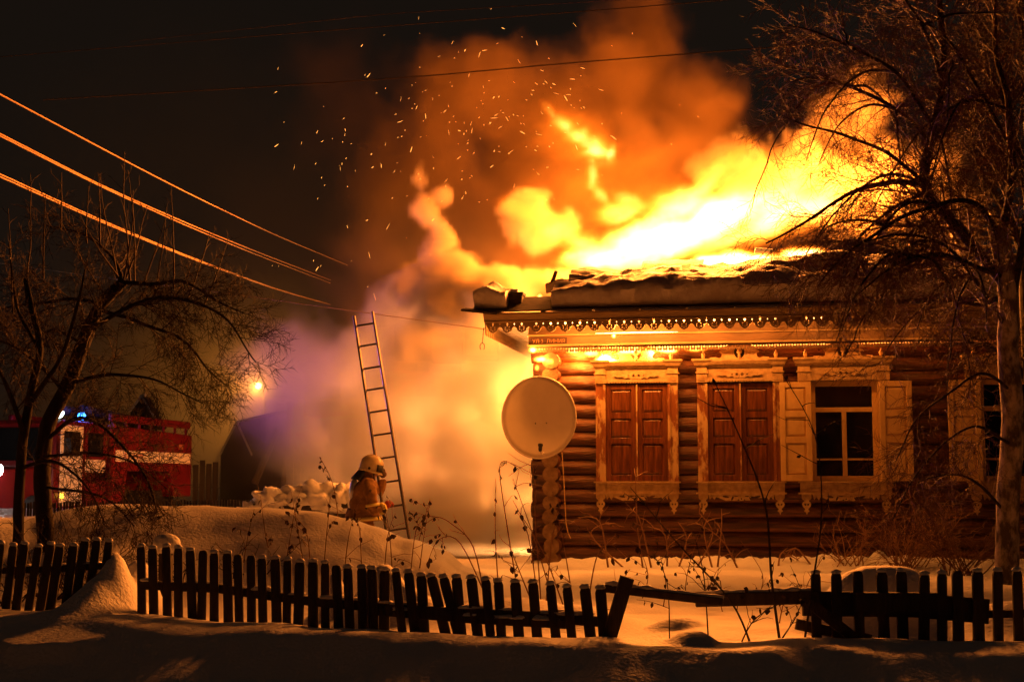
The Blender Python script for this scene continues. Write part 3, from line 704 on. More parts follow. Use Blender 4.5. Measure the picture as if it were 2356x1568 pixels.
# ------------------------------------------------------------------ ladder
LL = [P(903, 1318, 18.40), P(815, 727, 19.35)]; LR = [P(955, 1322, 18.40), P(857, 717, 19.35)]
lad = thing('ladder', 'long metal ladder standing upright in front of the glowing smoke', 'ladder', LL[0])
for q in (LL, LR):
    m = MB(); m.tube([q[0] - LL[0], q[1] - LL[0]], .021, 6); m.build('rail', M_steel, lad)
def lad_pt(q, py):
    a, b = q; t0, t1 = 0, 1
    def yy(t):
        p = a + (b - a) * t; v = p - Vector((0, 0, CZ)); c, s = math.cos(PITCH), math.sin(PITCH)
        return 784 - F * (v.z * c - v.y * s) / (v.y * c + v.z * s)
    for _ in range(30):
        t = (t0 + t1) / 2
        if yy(t) > py: t0 = t
        else: t1 = t
    return a + (b - a) * t
for k, y in enumerate((743, 790, 842, 891, 942, 995, 1049, 1104, 1160, 1214, 1268)):
    m = MB(); m.tube([lad_pt(LL, y + 7) - LL[0], lad_pt(LR, y) - LL[0]], .014, 6); m.build('rung', M_steel, lad)

# ------------------------------------------------------------------ firefighter
FS = 18.5 / F
def fp(zx, zy, dy=0):   # enlarged-photo position -> metres about the standing point
    px, py = 753.9 + zx * .1803, 989.5 + zy * .1803
    p = P(px, py, 18.5) - FO; return Vector((p.x, dy, p.z))
FO = P(845, 1296, 18.5); FO.z = ground_h(FO.x, FO.y)
ff = thing('person', 'firefighter in yellow turnout coat and pale helmet holding the ladder', 'person', FO)
def skin(name, chain, mt, sub=2, parent=ff):
    """chain: list of (position, (rx, ry), parent index)"""
    me = bpy.data.meshes.new(name); me.from_pydata([c[0] for c in chain], [(c[2], i) for i, c in enumerate(chain) if c[2] is not None], []); me.update()
    o = put(name, me, parent); me.materials.append(mt)
    md = o.modifiers.new('skin', 'SKIN'); md.use_smooth_shade = True
    for v, c in zip(me.skin_vertices[0].data, chain): v.radius = c[1]
    me.skin_vertices[0].data[0].use_root = True
    md = o.modifiers.new('sub', 'SUBSURF'); md.levels = sub; md.render_levels = sub
    if name == 'body':
        tx = bpy.data.textures.new('folds', 'CLOUDS'); tx.noise_scale = .11; tx.noise_depth = 2
        md = o.modifiers.new('folds', 'DISPLACE'); md.texture = tx; md.strength = .055; md.mid_level = .5
    return o
pel = fp(440, 1110)
ch = [(pel, (.19, .165), None), (fp(425, 980), (.185, .165), 0), (fp(450, 830), (.205, .18), 1), (fp(485, 700), (.185, .17), 2), (fp(515, 620), (.085, .085), 3), (fp(540, 520), (.095, .10), 4), (fp(560, 440), (.09, .09), 5),
      # near (right) arm: hanging, forearm forward
      (fp(530, 690, -.19), (.095, .095), 3), (fp(585, 850, -.25), (.088, .085), 7), (fp(612, 1020, -.25), (.082, .08), 8), (fp(680, 1000, -.20), (.07, .07), 9), (fp(735, 975, -.15), (.055, .055), 10),
      # far (left) arm: raised to the rail
      (fp(540, 690, .19), (.095, .095), 3), (fp(640, 800, .25), (.08, .08), 12), (fp(680, 680, .22), (.065, .065), 13), (fp(690, 610, .18), (.05, .05), 14),
      # legs
      (fp(470, 1190, -.10), (.125, .12), 0), (fp(600, 1400, -.12), (.095, .09), 16), (fp(500, 1640, -.12), (.075, .075), 17), (fp(560, 1690, -.12), (.05, .05), 18),
      (fp(430, 1190, .12), (.125, .12), 0), (fp(520, 1420, .14), (.095, .09), 20), (fp(380, 1640, .14), (.075, .075), 21), (fp(440, 1690, .14), (.05, .05), 22)]
skin('body', ch, M_coat, 3)
# coat skirt, belt, bands
m = MB(); c0 = fp(455, 1000); c1 = fp(455, 1165)
m.tube([c0, fp(450, 1060), fp(452, 1120), c1], [.20, .225, .24, .245], 16); o = m.build('coat_skirt', M_coat, ff, smooth=True); o.scale = (1, .92, 1)
m = MB(); m.tube([fp(452, 1105), fp(453, 1150)], [.248, .254], 18); o = m.build('reflective_band', M_band, ff, smooth=True); o.scale = (1, .92, 1)
m = MB(); m.tube([fp(436, 985), fp(438, 1010)], [.192, .196], 16); o = m.build('belt', M_black, ff, smooth=True); o.scale = (1, .92, 1)
m = MB(); m.tube([fp(690, 998, -.20), fp(725, 980, -.16)], [.080, .072], 12); m.build('cuff', M_band, ff, smooth=True)
m = MB(); m.tube([fp(598, 930, -.25), fp(603, 965, -.25)], [.093, .094], 12); m.build('reflective_band', M_band, ff, smooth=True)
m = MB(); m.tube([fp(380, 880, -.10), fp(440, 790, -.185), fp(500, 690, -.165), fp(540, 640, -.06)], .016, 6); m.build('strap', M_black, ff, smooth=True)
m = MB(); a, b = fp(330, 900), fp(375, 690)
m.blob((a + b) / 2 + Vector((-.02, 0, 0)), (.06, .13, .19), 4, .15, 1.5, 16, 12); m.build('back_panel', mat('silvery_panel', (.55, .55, .58), .3, metal=.4), ff, smooth=True, rot=(0, 0, 0))
# head: face, helmet
hc = fp(560, 455)
m = MB(); m.blob(hc + Vector((.015, 0, -.045)), (.088, .075, .115), 1, .02, 1, 16, 14)
m.blob(hc + Vector((.106, 0, -.065)), (.018, .014, .022), 2, .02, 1, 8, 6); m.blob(hc + Vector((.088, 0, -.108)), (.016, .028, .010), 2, .02, 1, 8, 6)
for s in (-1, 1): m.blob(hc + Vector((.086, s * .032, -.040)), (.012, .016, .009), 3, .02, 1, 8, 6); m.blob(hc + Vector((.0, s * .076, -.06)), (.024, .012, .034), 3, .02, 1, 8, 6)
m.build('face', M_skin, ff, smooth=True)
hm = thing('helmet', None, None, hc, (0, .20, 0)); hm.parent = ff
del_keys = [k for k in ('label', 'category') if k in hm]
m = MB(); prof = [(.135, -.075), (.142, -.03), (.140, .02), (.128, .07), (.100, .112), (.06, .135), (.0, .142)]
m.lathe(prof, 24); o = m.build('shell', M_helm, hm, smooth=True); o.scale = (1.08, .88, 1)
md = o.modifiers.new('s', 'SOLIDIFY'); md.thickness = .008
m = MB(); m.tube([(.155 * math.cos(a), .127 * math.sin(a), -.072 - .012 * math.cos(a)) for a in [2 * PI * i / 24 for i in range(25)]], .010, 6, False); m.build('brim', M_helm, hm, smooth=True)
m = MB(); m.tube([(.15 * math.cos(a), 0, .142 * math.sin(a)) for a in [.15 + (PI - .5) * i / 12 for i in range(13)]], .011, 6); m.build('crest', M_helm, hm, smooth=True)
m = MB()
for k, (x0, z0) in enumerate(((.03, .01),)):
    for s in (-1, 1): m.lathe([(.016, 0), (.018, .008), (.010, .012)], 10, Matrix.Translation((-.01, s * .122, -.03)) @ Matrix.Rotation(-s * PI / 2, 4, 'X'))
m.build('rivet', M_black, hm)
m = MB(); n = 10; b0 = 0
for j in range(2):
    for i in range(n + 1):
        a = -1.0 + 2.0 * i / n; r = .158 if j == 0 else .150
        m.v.append(Vector((r * math.cos(a) * 1.0, r * .84 * math.sin(a), -.058 if j == 0 else .035)))
for i in range(n): m.face((i, i + 1, n + 2 + i, n + 1 + i))
o = m.build('visor', M_black, hm, smooth=True); md = o.modifiers.new('s', 'SOLIDIFY'); md.thickness = .006; md.offset = 1
m = MB(); pts = []
for j in range(3):
    for i in range(9):
        a = PI * .62 + PI * .76 * i / 8; r = .130 + .045 * j
        m.v.append(Vector((r * math.cos(a), .85 * r * math.sin(a), -.06 - .075 * j + .008 * math.sin(i * 2.2))))
for j in range(2):
    for i in range(8): m.face((j * 9 + i, j * 9 + i + 1, (j + 1) * 9 + i + 1, (j + 1) * 9 + i))
o = m.build('neck_flap', M_black, hm, smooth=True); md = o.modifiers.new('s', 'SOLIDIFY'); md.thickness = .012
m = MB(); m.tube([(.06, -.115, -.07), (.07, -.08, -.15), (.075, 0, -.178), (.07, .08, -.15), (.06, .115, -.07)], .009, 6); m.build('chin_strap', M_black, hm, smooth=True)
# hands: palm and five curled fingers each
def hand(name, base, d, up, mt):
    d = d.normalized(); up = (up - d * up.dot(d)).normalized(); w = d.cross(up)
    m = MB(); m.blob(base + d * .05, (.050, .048, .050), 3, .1, 1.4, 12, 9)
    for i, (off, ln) in enumerate(((-.033, .060), (-.011, .070), (.011, .066), (.033, .052))):
        p = base + d * .07 + w * off; m.tube([p, p + d * ln * .55 + up * .006, p + d * ln * .8 - up * .022, p + d * ln * .62 - up * .048], [.013, .0125, .011, .009], 6)
    p = base + d * .035 - w * .042; m.tube([p, p + d * .03 - w * .018 - up * .012, p + d * .052 - w * .006 - up * .036], [.014, .013, .010], 6)
    return m.build(name, mt, ff, smooth=True)
hand('glove', fp(745, 965, -.15), fp(830, 905, -.08) - fp(745, 965, -.15), Vector((-.4, -.8, .5)), M_glove)
hand('glove', fp(690, 605, .18), fp(690, 520, .16) - fp(690, 605, .18), Vector((.8, -.5, 0)), M_gloveb)
m = MB()
for s in (-.12, .14):
    for zx in ((530,) if s < 0 else (410,)): m.blob(fp(zx, 1690, s) + Vector((0, 0, .01)), (.15, .06, .06), 2, .1, 1, 14, 8, .7)
m.build('boots', M_black, ff, smooth=True)

# ------------------------------------------------------------------ fire engine (x: forward, y: its left side, z: up)
rear = P(440, 1110, 34.2); front = P(8, 1110, 25.6); rear.z = front.z = -.22
fd = (front - rear); TL = fd.length; ang = math.atan2(fd.y, fd.x)
tn = Vector((-math.sin(ang), math.cos(ang), 0))
tr = thing('fire_engine', 'red fire engine with pale stripe and blue beacons behind the bare trees', 'fire engine', rear - tn * 1.2, (0, 0, ang))
W_ = 1.2; XC = 4.45     # half width, cab seam
def tb(name, lo, hi, mt, parent=tr, bv=.03):
    m = MB(); m.box(lo, hi); o = m.build(name, mt, parent)
    if bv: bevel(o, bv, 2)
    return o
# rear body: upper box with cut-out over the wheel
m = MB()
side = [(0, .95), (.95, .95), (1.25, 1.52), (3.55, 1.52), (3.75, .75), (XC - .05, .75), (XC - .05, 2.48), (0, 2.40)]
m.prism(side, (-W_, W_)); body = m.build('body', M_red, tr); bevel(body, .03, 2)
m = MB(); m.box((.35, -W_ * .95, .55), (TL - .6, W_ * .75, 1.1)); m.build('chassis', M_black, tr)
tb('hose_rail', (.05, W_ - .12, 2.55), (XC - .1, W_ - .02, 2.72), M_red, bv=.03)
tb('hose_rail', (.05, -W_ + .02, 2.55), (XC - .1, -W_ + .12, 2.72), M_red, bv=.03)
m = MB()
for i in range(7): m.box((.2 + i * .66, W_ - .10, 2.40), (.24 + i * .66, W_ - .05, 2.55))
m.build('rail_posts', M_red, tr)
m = MB(); m.tube([(.1, .5, 2.62), (XC, .55, 2.80)], .10, 10); m.tube([(.1, .1, 2.62), (XC, .1, 2.80)], .10, 10); m.build('suction_hose', M_black, tr, smooth=True)
tb('stripe', (.10, W_ + .001, 1.72), (XC - .28, W_ + .006, 1.96), M_white, bv=0)
m = MB(); m.box((XC - .22, W_ - .01, .8), (XC - .12, W_ + .02, 2.5)); m.build('seam_post', mat('dark_red', (.20, .006, .008), .5), tr)
m = MB(); m.box((.55, W_ + .001, 2.05), (.80, W_ + .006, 2.17)); m.build('emblem_plate', mat('faded_emblem', (.48, .16, .09), .6), tr)
text('ПОЖАРНАЯ', .17, mat('red_letters', (.55, .05, .04), .5), tr, (XC - 1.15, W_ + .008, 1.84), (PI / 2, 0, PI), ext=.001)
for x0 in (1.3, 2.4): tb('locker_door', (x0, W_ - .01, 1.58), (x0 + 1.0, W_ + .0008, 1.715), M_red, bv=0)
# cab
m = MB(); cab = [(XC + .02, .70), (XC + 2.2, .70), (XC + 2.35, .8), (XC + 2.35, 1.60), (XC + 2.15, 2.42), (XC + 2.0, 2.50), (XC + .02, 2.50)]
m.prism(cab, (-W_ * .97, W_ * .97)); cb = m.build('cab', M_red, tr); bevel(cb, .04, 2)
m = MB(); m.prism([(XC + 2.36, .75), (TL - .1, .75), (TL, .85), (TL, 1.42), (TL - .15, 1.50), (XC + 2.36, 1.58)], (-W_ * .8, W_ * .8)); bn = m.build('bonnet', M_red, tr); bevel(bn, .05, 2)
YS = W_ * .97
for x0, x1, mt in ((XC + .15, XC + 1.1, M_red), (XC + 1.18, XC + 2.12, M_white)):
    d = tb('door', (x0, YS + .001, .82), (x1, YS + .02, 2.40), mt, bv=.01)
    tb('window', (x0 + .14, YS + .021, 1.80), (x1 - .12, YS + .028, 2.28), M_glass, d, 0)
    m = MB(); m.box((x0 + .06, YS + .021, 1.55), (x0 + .16, YS + .05, 1.59)); m.build('handle', M_black, d)
tb('stripe', (XC + .16, YS + .0205, 1.48), (XC + 1.08, YS + .0245, 1.74), M_white, bv=0)
m = MB(); b = [(XC + 2.325, 1.70), (XC + 2.205, 2.34)]
m.v = [Vector((b[0][0] + .012, -1, b[0][1])), Vector((b[0][0] + .012, 1, b[0][1])), Vector((b[1][0] + .012, .95, b[1][1])), Vector((b[1][0] + .012, -.95, b[1][1]))]; m.face((0, 1, 2, 3)); m.build('windscreen', M_glass, tr)
# wheels
for x, dual in ((2.35, 1), (XC + 2.75, 0), (1.15 + .0, 1)):
    if x < 2 and x > 1.2: pass
wheels = ((2.75, .52), (1.75, .52), (XC + 2.75, .52))
for x, r in wheels:
    for s in (-1, 1):
        Mx = Matrix.Translation((x, s * .98, r)) @ Matrix.Rotation(PI / 2, 4, 'X')
        w = MB(); w.lathe([(r * .55, -.16), (r * .9, -.17), (r, -.12), (r, .12), (r * .9, .17), (r * .55, .16)], 22, Mx); o = w.build('wheel', M_black, tr, smooth=True)
        w = MB(); w.lathe([(.10, -.06), (r * .5, -.05), (r * .56, -.10), (r * .56, .10), (r * .5, .05), (.10, .06)], 16, Mx); w.build('rim', M_iron, o, smooth=True)
m = MB(); m.box((TL - .05, -1.15, .55), (TL + .12, 1.15, .80)); bevel(m.build('bumper', M_white, tr), .03)
M_head = glow('lit_headlamp', (1, .97, .88), 60); M_blue = glow('blue_beacon', (.03, .22, 1), 14); M_tail = glow('tail_lamp', (1, .03, .02), 9); M_amber = glow('amber_lamp', (1, .5, .03), 12); M_wl = glow('white_lamp', (.75, 1, .9), 14)
for s in (-1, 1):
    m = MB(); m.lathe([(.02, .05), (.10, .04), (.12, 0), (.12, -.05), (.02, -.06)], 14, Matrix.Translation((TL + .02, s * 1.05, 1.50)) @ Matrix.Rotation(PI / 2, 4, 'Y')); m.build('headlight', M_head, tr)
    m = MB(); m.lathe([(.09, 0), (.09, .10), (.07, .17), (.03, .20), (.0, .205)], 12, Matrix.Translation((XC + (.55 if s > 0 else 1.7), s * .82, 2.52))); m.build('beacon', M_blue, tr, smooth=True)
    m = MB(); m.box((-.07, s * 1.02 - .07, 2.08), (-.002, s * 1.02 + .07, 2.34)); m.build('marker_light', M_tail, tr)
    m = MB(); m.box((-.10, s * 1.08 - .06, 1.20), (-.02, s * 1.08 + .06, 1.36)); tl = m.build('tail_light', M_tail, tr)
    m = MB(); m.box((-.12, s * 1.08 - .045, 1.08), (-.03, s * 1.08 + .045, 1.18)); m.build('indicator', M_amber, tl)
m = MB(); m.box((XC + .35, W_ * .4, 2.515), (XC + .85, W_ * .9, 2.545)); m.build('beacon_plate', M_steel, tr)
m = MB(); m.lathe([(.02, .03), (.08, .02), (.09, -.03), (.03, -.06)], 12, Matrix.Translation((XC + 1.75, .95, 2.62)) @ Matrix.Rotation(.9, 4, 'X')); m.build('work_light', M_wl, tr)
m = MB(); m.box((XC + 2.0, YS + .021, .98), (XC + 2.09, YS + .05, 1.06)); m.build('side_marker', M_amber, tr)
m = MB(); m.tube([(XC + 2.2, YS, 2.2), (XC + 2.3, YS + .25, 2.2), (XC + 2.3, YS + .25, 1.75)], .015, 6); m.box((XC + 2.27, YS + .18, 1.78), (XC + 2.32, YS + .33, 2.12)); m.build('mirror', M_black, tr)
TM = Matrix.Translation(tr.location) @ Matrix.Rotation(ang, 4, 'Z')
light('beacon_light', TM @ Vector((XC + .55, 1.0, 3.0)), 60, (.10, .14, 1), .12)
bl = light('beacon_beam', TM @ Vector((XC + .55, .82, 2.75)), 4200, (.60, .12, .95), .1)   # the beacon's turning beam, caught on the smoke
bl.data.type = 'SPOT'; bl.data.spot_size = math.radians(30); bl.data.spot_blend = .9
bl.rotation_euler = (P(900, 760, 22.0) - bl.location).to_track_quat('-Z', 'Y').to_euler()
light('headlight_beam', TM @ Vector((TL + .4, 1.05, 1.50)), 10, (1, .95, .85), .1)

# ------------------------------------------------------------------ street lamp, wires, far houses
lp_ = P(597, 888, 62)
st = thing('street_lamp', 'tall street lamp glowing orange above the far roofs', 'street lamp', (P(606, 900, 62).x, 62, -.3))
m = MB(); zt = lp_.z + .3; m.tube([(0, 0, 0), (0, 0, zt - .3)], [.09, .06], 8); m.tube([(0, 0, zt - .3), (-.05, -.1, zt + .05), (lp_.x - st.location.x, -.25, zt + .12)], .04, 6); m.build('pole', M_farwall, st)
m = MB(); m.blob((lp_.x - st.location.x, -.3, zt), (.15, .15, .15), 1, .05, 1, 14, 10); m.build('lamp', glow('sodium_lamp', (1, .60, .2), 34), st, smooth=True)
light('street_light', lp_ + Vector((0, -.6, -.1)), 1700, (1, .38, .055), .12)
def wire(label, pts, Ya, Yb, r, group=None, mt=None):
    q = []; n = len(pts)
    x0, x1 = pts[0][0], pts[-1][0]
    def at(x):
        for (a, b), (c, d) in zip(pts, pts[1:]):
            if x <= c: return b + (d - b) * (x - a) / (c - a)
        return pts[-1][1]
    for i in range(41):
        x = x0 + (x1 - x0) * i / 40
        y = (at(max(x0, x - 60)) + at(min(x1, x + 60)) + 2 * at(x)) / 4 if 3 < i < 37 else at(x)
        t = i / 40; Y = 1 / ((1 - t) / Ya + t / Yb); q.append(P(x, y, Y))
    m = MB(); m.tube(q, r, 5); return m.build('power_line', mt or M_wire, None, label=label, cat='wire', group=group)
wire('topmost of the firelit power lines slanting down over the bare tree', [(-60, 186), (0, 217), (290, 371), (421, 439), (631, 540), (800, 610)], 13, 34, .0085)
wire('upper wire of the middle pair of firelit power lines', [(-60, 278), (0, 308), (233, 427), (421, 510), (580, 575), (760, 644)], 13, 34, .0085)
wire('lower wire of the middle pair of firelit power lines', [(-60, 281), (0, 313), (233, 430), (421, 516), (580, 582), (760, 651)], 13, 34, .0075)
wire('upper wire of the lowest pair of firelit power lines', [(-60, 372), (0, 401), (233, 507), (421, 585), (631, 664), (760, 700)], 13, 34, .0085)
wire('lower wire of the lowest pair of firelit power lines', [(-60, 378), (0, 407), (233, 511), (421, 588), (631, 665), (760, 701)], 13, 34, .0075)
wire('thin dark service wire crossing the smoke to the corner of the house', [(-40, 600), (250, 640), (505, 672), (848, 720), (1118, 757)], 30, 18.95, .006)
wire('thin wire highest across the night sky', [(-60, 136), (0, 131), (700, 75), (1300, 30), (1800, -10)], 22, 15, .006, mt=M_wiredark)
wire('thin wire close under the highest wire', [(300, 96), (880, 33), (1400, 2), (1600, -10)], 22, 15, .005, mt=M_wiredark)
wire('twisted wire crossing in front of the rising smoke', [(100, 230), (510, 206), (950, 178), (1300, 146), (1820, 106), (2300, 70)], 19, 15, .007, mt=M_wiredark)
def roofhouse(label, apex, c1, c2, rend, eend, base_z):
    """hip-roofed house: apex, two corners of the hip, far ridge and eave ends (px, py, Y)"""
    A, B_, D, E_, G_ = [P(*q) for q in (apex, c1, c2, rend, eend)]
    t = thing('far_house', label, 'house', (D.x, D.y, base_z)); o = t.location
    m = MB(); m.v = [A - o, B_ - o, D - o, E_ - o, G_ - o]; m.face((0, 1, 2)); m.face((0, 2, 4, 3)); r = m.build('roof', M_farwall, t); md = r.modifiers.new('s', 'SOLIDIFY'); md.thickness = .12
    m = MB(); m.v = [B_ - o, D - o, G_ - o, Vector((B_.x - o.x, B_.y - o.y, 0)), Vector((0, 0, 0)), Vector((G_.x - o.x, G_.y - o.y, 0))]; m.face((0, 1, 4, 3)); m.face((1, 2, 5, 4)); m.build('wall', M_farwall, t)
    for a, b in ((A, B_), (A, D), (A, E_)):
        m = MB(); m.tube([a - o + Vector((0, -.03, .04)), b - o + Vector((0, -.03, .04))], .05, 6); m.build('snow_edge', M_snow, t)
    return t
roofhouse('dark far house with snow along the hips of its roof, under the street lamp', (545, 972, 56), (508, 1046, 58), (580, 1048, 54), (660, 945, 52), (668, 1060, 50), -.3)
roofhouse('low far roof in thick haze just behind the leaning pole', (668, 985, 60), (640, 1050, 61), (700, 1055, 58), (740, 1000, 57), (760, 1060, 56), -.3)
roofhouse('small dark far house whose gable shows above the fire engine', (327, 912, 48), (300, 948, 49), (358, 965, 46), (335, 912, 47), (362, 965, 46), -.3)
t = thing('leaning_pole', 'leaning utility pole with brace in the smoke beside the far house', 'pole', (P(640, 1110, 38).x, 38, -.3)); o = t.location
for a, b, r in (((668, 925), (650, 1150), .09), ((640, 985), (585, 1112), .10)):
    m = MB(); m.tube([P(*a, 38) - o, P(*b, 37.8) - o], r, 8); m.build('timber', M_farwall, t)
for px0, w, h, Y, lb in ((445, 60, 1062, 40, 'low dark shed beside the rear of the fire engine'), (660, 120, 1065, 33, 'low dark board fence in the smoke beyond the firefighter')):
    a, b = P(px0, h, Y), P(px0 + w, h - 4, Y); n = max(3, int((b.x - a.x) / .16)); t = thing('board_fence', lb, 'fence', (a.x, Y, -.3))
    for i in range(n):
        m = MB(); x = (b.x - a.x) * i / n; m.box((x, -.02, 0), (x + .145, .02, a.z + .3 + R.uniform(-.08, .08))); m.build('board', M_farwall, t)

# ------------------------------------------------------------------ bare trees
def wander(p, d, L_, n, rng, wig, grav):
    pts = [p.copy()]; d = d.normalized(); st = L_ / n
    for i in range(n):
        d = (d + Vector((rng.gauss(0, wig), rng.gauss(0, wig), rng.gauss(0, wig) + grav))).normalized()
        p = p + d * st; pts.append(p.copy())
    return pts
def twigs(m, pts, r0, rng, level, maxlev, ln, dens, grav, spread=1.0, mn=.004, start=.15):
    """side shoots along a limb, each with finer shoots of its own"""
    tot = sum((b - a).length for a, b in zip(pts, pts[1:])); n = max(1, int(tot * dens)); N_ = len(pts) - 1
    for k in range(n):
        t = start + (1 - start) * (k + rng.random()) / n; f = t * N_; i = min(N_ - 1, int(f)); p = pts[i].lerp(pts[i + 1], f - i)
        tan = (pts[i + 1] - pts[i]).normalized(); side = Vector((rng.gauss(0, 1), rng.gauss(0, .8), rng.gauss(0, 1))); side = (side - tan * side.dot(tan)).normalized()
        L_ = ln * rng.uniform(.5, 1.25) * (1 - .5 * t)
        q = wander(p, tan * .85 + side * spread, L_, 5, rng, .10, grav)
        r = max(mn, r0 * (1 - .6 * t) * .5)
        m.tube(q, [r * (1 - .75 * j / 5) for j in range(6)], 3 if level > 0 else 4, False)
        if level < maxlev: twigs(m, q, r, rng, level + 1, maxlev, ln * .5, dens * 1.75, grav * 1.3, spread, mn * .8, .1)
def limb(root, pts, rad, mt, name='limb'):
    """smooth tube through points (px, py, Y)"""
    q = [P(*p) for p in pts]; s = []
    for i in range(len(q) - 1):
        a, b, c, d = q[max(0, i - 1)], q[i], q[i + 1], q[min(len(q) - 1, i + 2)]
        for k in range(6):
            t = k / 6; s.append(.5 * ((2 * b) + (c - a) * t + (2 * a - 5 * b + 4 * c - d) * t * t + (3 * b - a - 3 * c + d) * t ** 3))
    s.append(q[-1]); n = len(s) - 1
    s = [p + Vector((mnoise.noise(p * 2.5), 0, mnoise.noise(p * 2.5 + Vector((9, 0, 0))))) * .025 for p in s]
    rr = [rad[0] + (rad[1] - rad[0]) * (i / n) for i in range(n + 1)]
    m = MB(); m.tube([p - root.location for p in s], [r * (1 + .12 * mnoise.noise(p * 6)) for r, p in zip(rr, s)], 10 if rad[0] > .05 else 6)
    m.build(name, mt, root, smooth=True); return [p - root.location for p in s]
rg = random.Random(11)
# big tree in front of the house
b0 = P(2310, 1320, 12.6); b0.z = ground_h(b0.x, b0.y) - .1
big = thing('bare_tree', 'tall bare tree with pale flaking trunk and drooping twigs over the burning roof', 'tree', b0)
T = limb(big, [(2312, 1345, 12.6), (2318, 1200, 12.6), (2326, 1000, 12.55), (2322, 800, 12.5), (2318, 640, 12.4), (2290, 520, 12.4)], (.105, .085), M_barkpale, 'trunk')
# root flare, snowed
tw = MB()
limbs = [
    ([(2318, 660, 12.4), (2200, 520, 12.6), (2130, 420, 12.8), (2150, 300, 12.8), (2170, 150, 12.8), (2160, -40, 12.8)], (.075, .03), .55),
    ([(2132, 425, 12.8), (2040, 420, 13.0), (1940, 455, 13.1), (1840, 520, 13.1), (1760, 560, 13.1)], (.04, .008), .55),
    ([(2145, 330, 12.8), (2060, 250, 13.2), (1960, 200, 13.4), (1860, 165, 13.5), (1780, 150, 13.5)], (.035, .007), .5),
    ([(2150, 290, 12.8), (2060, 170, 12.5), (1960, 110, 12.3), (1880, 75, 12.2), (1810, 60, 12.1)], (.03, .007), .5),
    ([(2165, 180, 12.8), (2120, 60, 12.4), (2050, -60, 12.2)], (.03, .01), .5),
    ([(2300, 560, 12.4), (2250, 470, 12.2), (2160, 470, 12.0), (2040, 520, 11.9), (1930, 600, 11.9), (1880, 660, 11.9)], (.04, .007), .6),
    ([(2310, 640, 12.4), (2210, 600, 12.0), (2110, 590, 11.8), (2030, 630, 11.7), (1960, 690, 11.7)], (.035, .006), .5),
    ([(2322, 760, 12.5), (2240, 640, 12.1), (2160, 560, 12.0), (2060, 540, 11.9), (1980, 560, 11.8)], (.03, .006), .5),
    ([(2300, 540, 12.4), (2330, 400, 12.6), (2320, 250, 12.7), (2290, 100, 12.8), (2300, -60, 12.8)], (.06, .02), .55),
    ([(2322, 330, 12.7), (2260, 220, 12.6), (2200, 120, 12.5), (2140, 60, 12.4), (2060, 40, 12.3)], (.03, .008), .5),
    ([(2130, 420, 12.8), (2040, 350, 12.6), (1950, 310, 12.5), (1870, 290, 12.4), (1800, 265, 12.3)], (.028, .006), .45),
    ([(2140, 440, 12.8), (2050, 480, 12.6), (1970, 560, 12.5), (1930, 660, 12.4)], (.028, .006), .5),
    ([(2322, 700, 12.5), (2250, 700, 12.9), (2150, 690, 13.0), (2090, 740, 13.0), (2030, 820, 13.0)], (.03, .005), .5),
    ([(2324, 900, 12.5), (2260, 860, 12.2), (2180, 900, 12.0), (2100, 980, 11.9), (2060, 1060, 11.9)], (.022, .005), .45),
    ([(2326, 1020, 12.5), (2250, 980, 12.3), (2170, 1020, 12.2), (2090, 1120, 12.2), (2050, 1200, 12.2)], (.02, .005), .45),
    ([(2318, 1180, 12.6), (2260, 1120, 12.4), (2190, 1090, 12.2), (2110, 1110, 12.0)], (.022, .005), .4),
    ([(2330, 700, 12.4), (2360, 500, 12.2), (2400, 300, 12.0)], (.05, .02), .5),
]
for pts, rad, ln in limbs:
    q = limb(big, pts, (rad[0] * .72, rad[1] * .9), M_bark); twigs(tw, q, rad[0] * .5, rg, 0, 2, ln * 1.5, 10, -.035, .8, .0038, .10)
for k in range(34):
    a = rg.choice(limbs[:10])[0]; j = rg.randrange(1, max(2, len(a) - 2)); x0, y0, Y0 = a[j]
    dx = rg.uniform(-330, 60) if k % 3 else rg.uniform(-60, 220); dy = rg.uniform(-120, 330)
    pts = [(x0, y0, Y0), (x0 + dx * .35, y0 - abs(dx) * .12 + dy * .1, Y0 + rg.uniform(-.4, .4)), (x0 + dx * .75, y0 + dy * .5 - 20, Y0 + rg.uniform(-.6, .6)), (x0 + dx, y0 + dy, Y0 + rg.uniform(-.8, .8))]
    q = limb(big, pts, (.016, .004), M_bark, 'branch'); twigs(tw, q, .012, rg, 0, 2, .55, 8, -.03, .9, .0036, .1)
tw.build('twigs', M_twig, big, kind='stuff')
# second dark trunk at the picture's edge
b1 = P(2420, 1320, 14.5); b1.z = ground_h(b1.x, b1.y) - .1
t2 = thing('bare_tree', 'dark bare tree standing behind the pale-trunked one at the edge of the yard', 'tree', b1)
tw = MB(); limb(t2, [(2420, 1330, 14.5), (2400, 1000, 14.5), (2370, 700, 14.5), (2380, 400, 14.5), (2370, 200, 14.5)], (.16, .07), M_bark, 'trunk')
for pts, rad in (([(2375, 640, 14.5), (2310, 480, 14.6), (2250, 380, 14.7), (2230, 250, 14.7)], (.05, .01)), ([(2372, 500, 14.5), (2340, 330, 14.3), (2290, 200, 14.2), (2240, 130, 14.2)], (.045, .01)), ([(2400, 960, 14.5), (2340, 840, 14.6), (2250, 790, 14.7), (2180, 800, 14.8)], (.04, .008)), ([(2372, 300, 14.5), (2360, 120, 14.4), (2330, -40, 14.4)], (.045, .015))):
    q = limb(t2, pts, rad, M_bark); twigs(tw, q, rad[0] * .6, rg, 0, 2, .8, 13, -.04, 1.0, .004)
tw.build('twigs', M_twigdark, t2, kind='stuff')
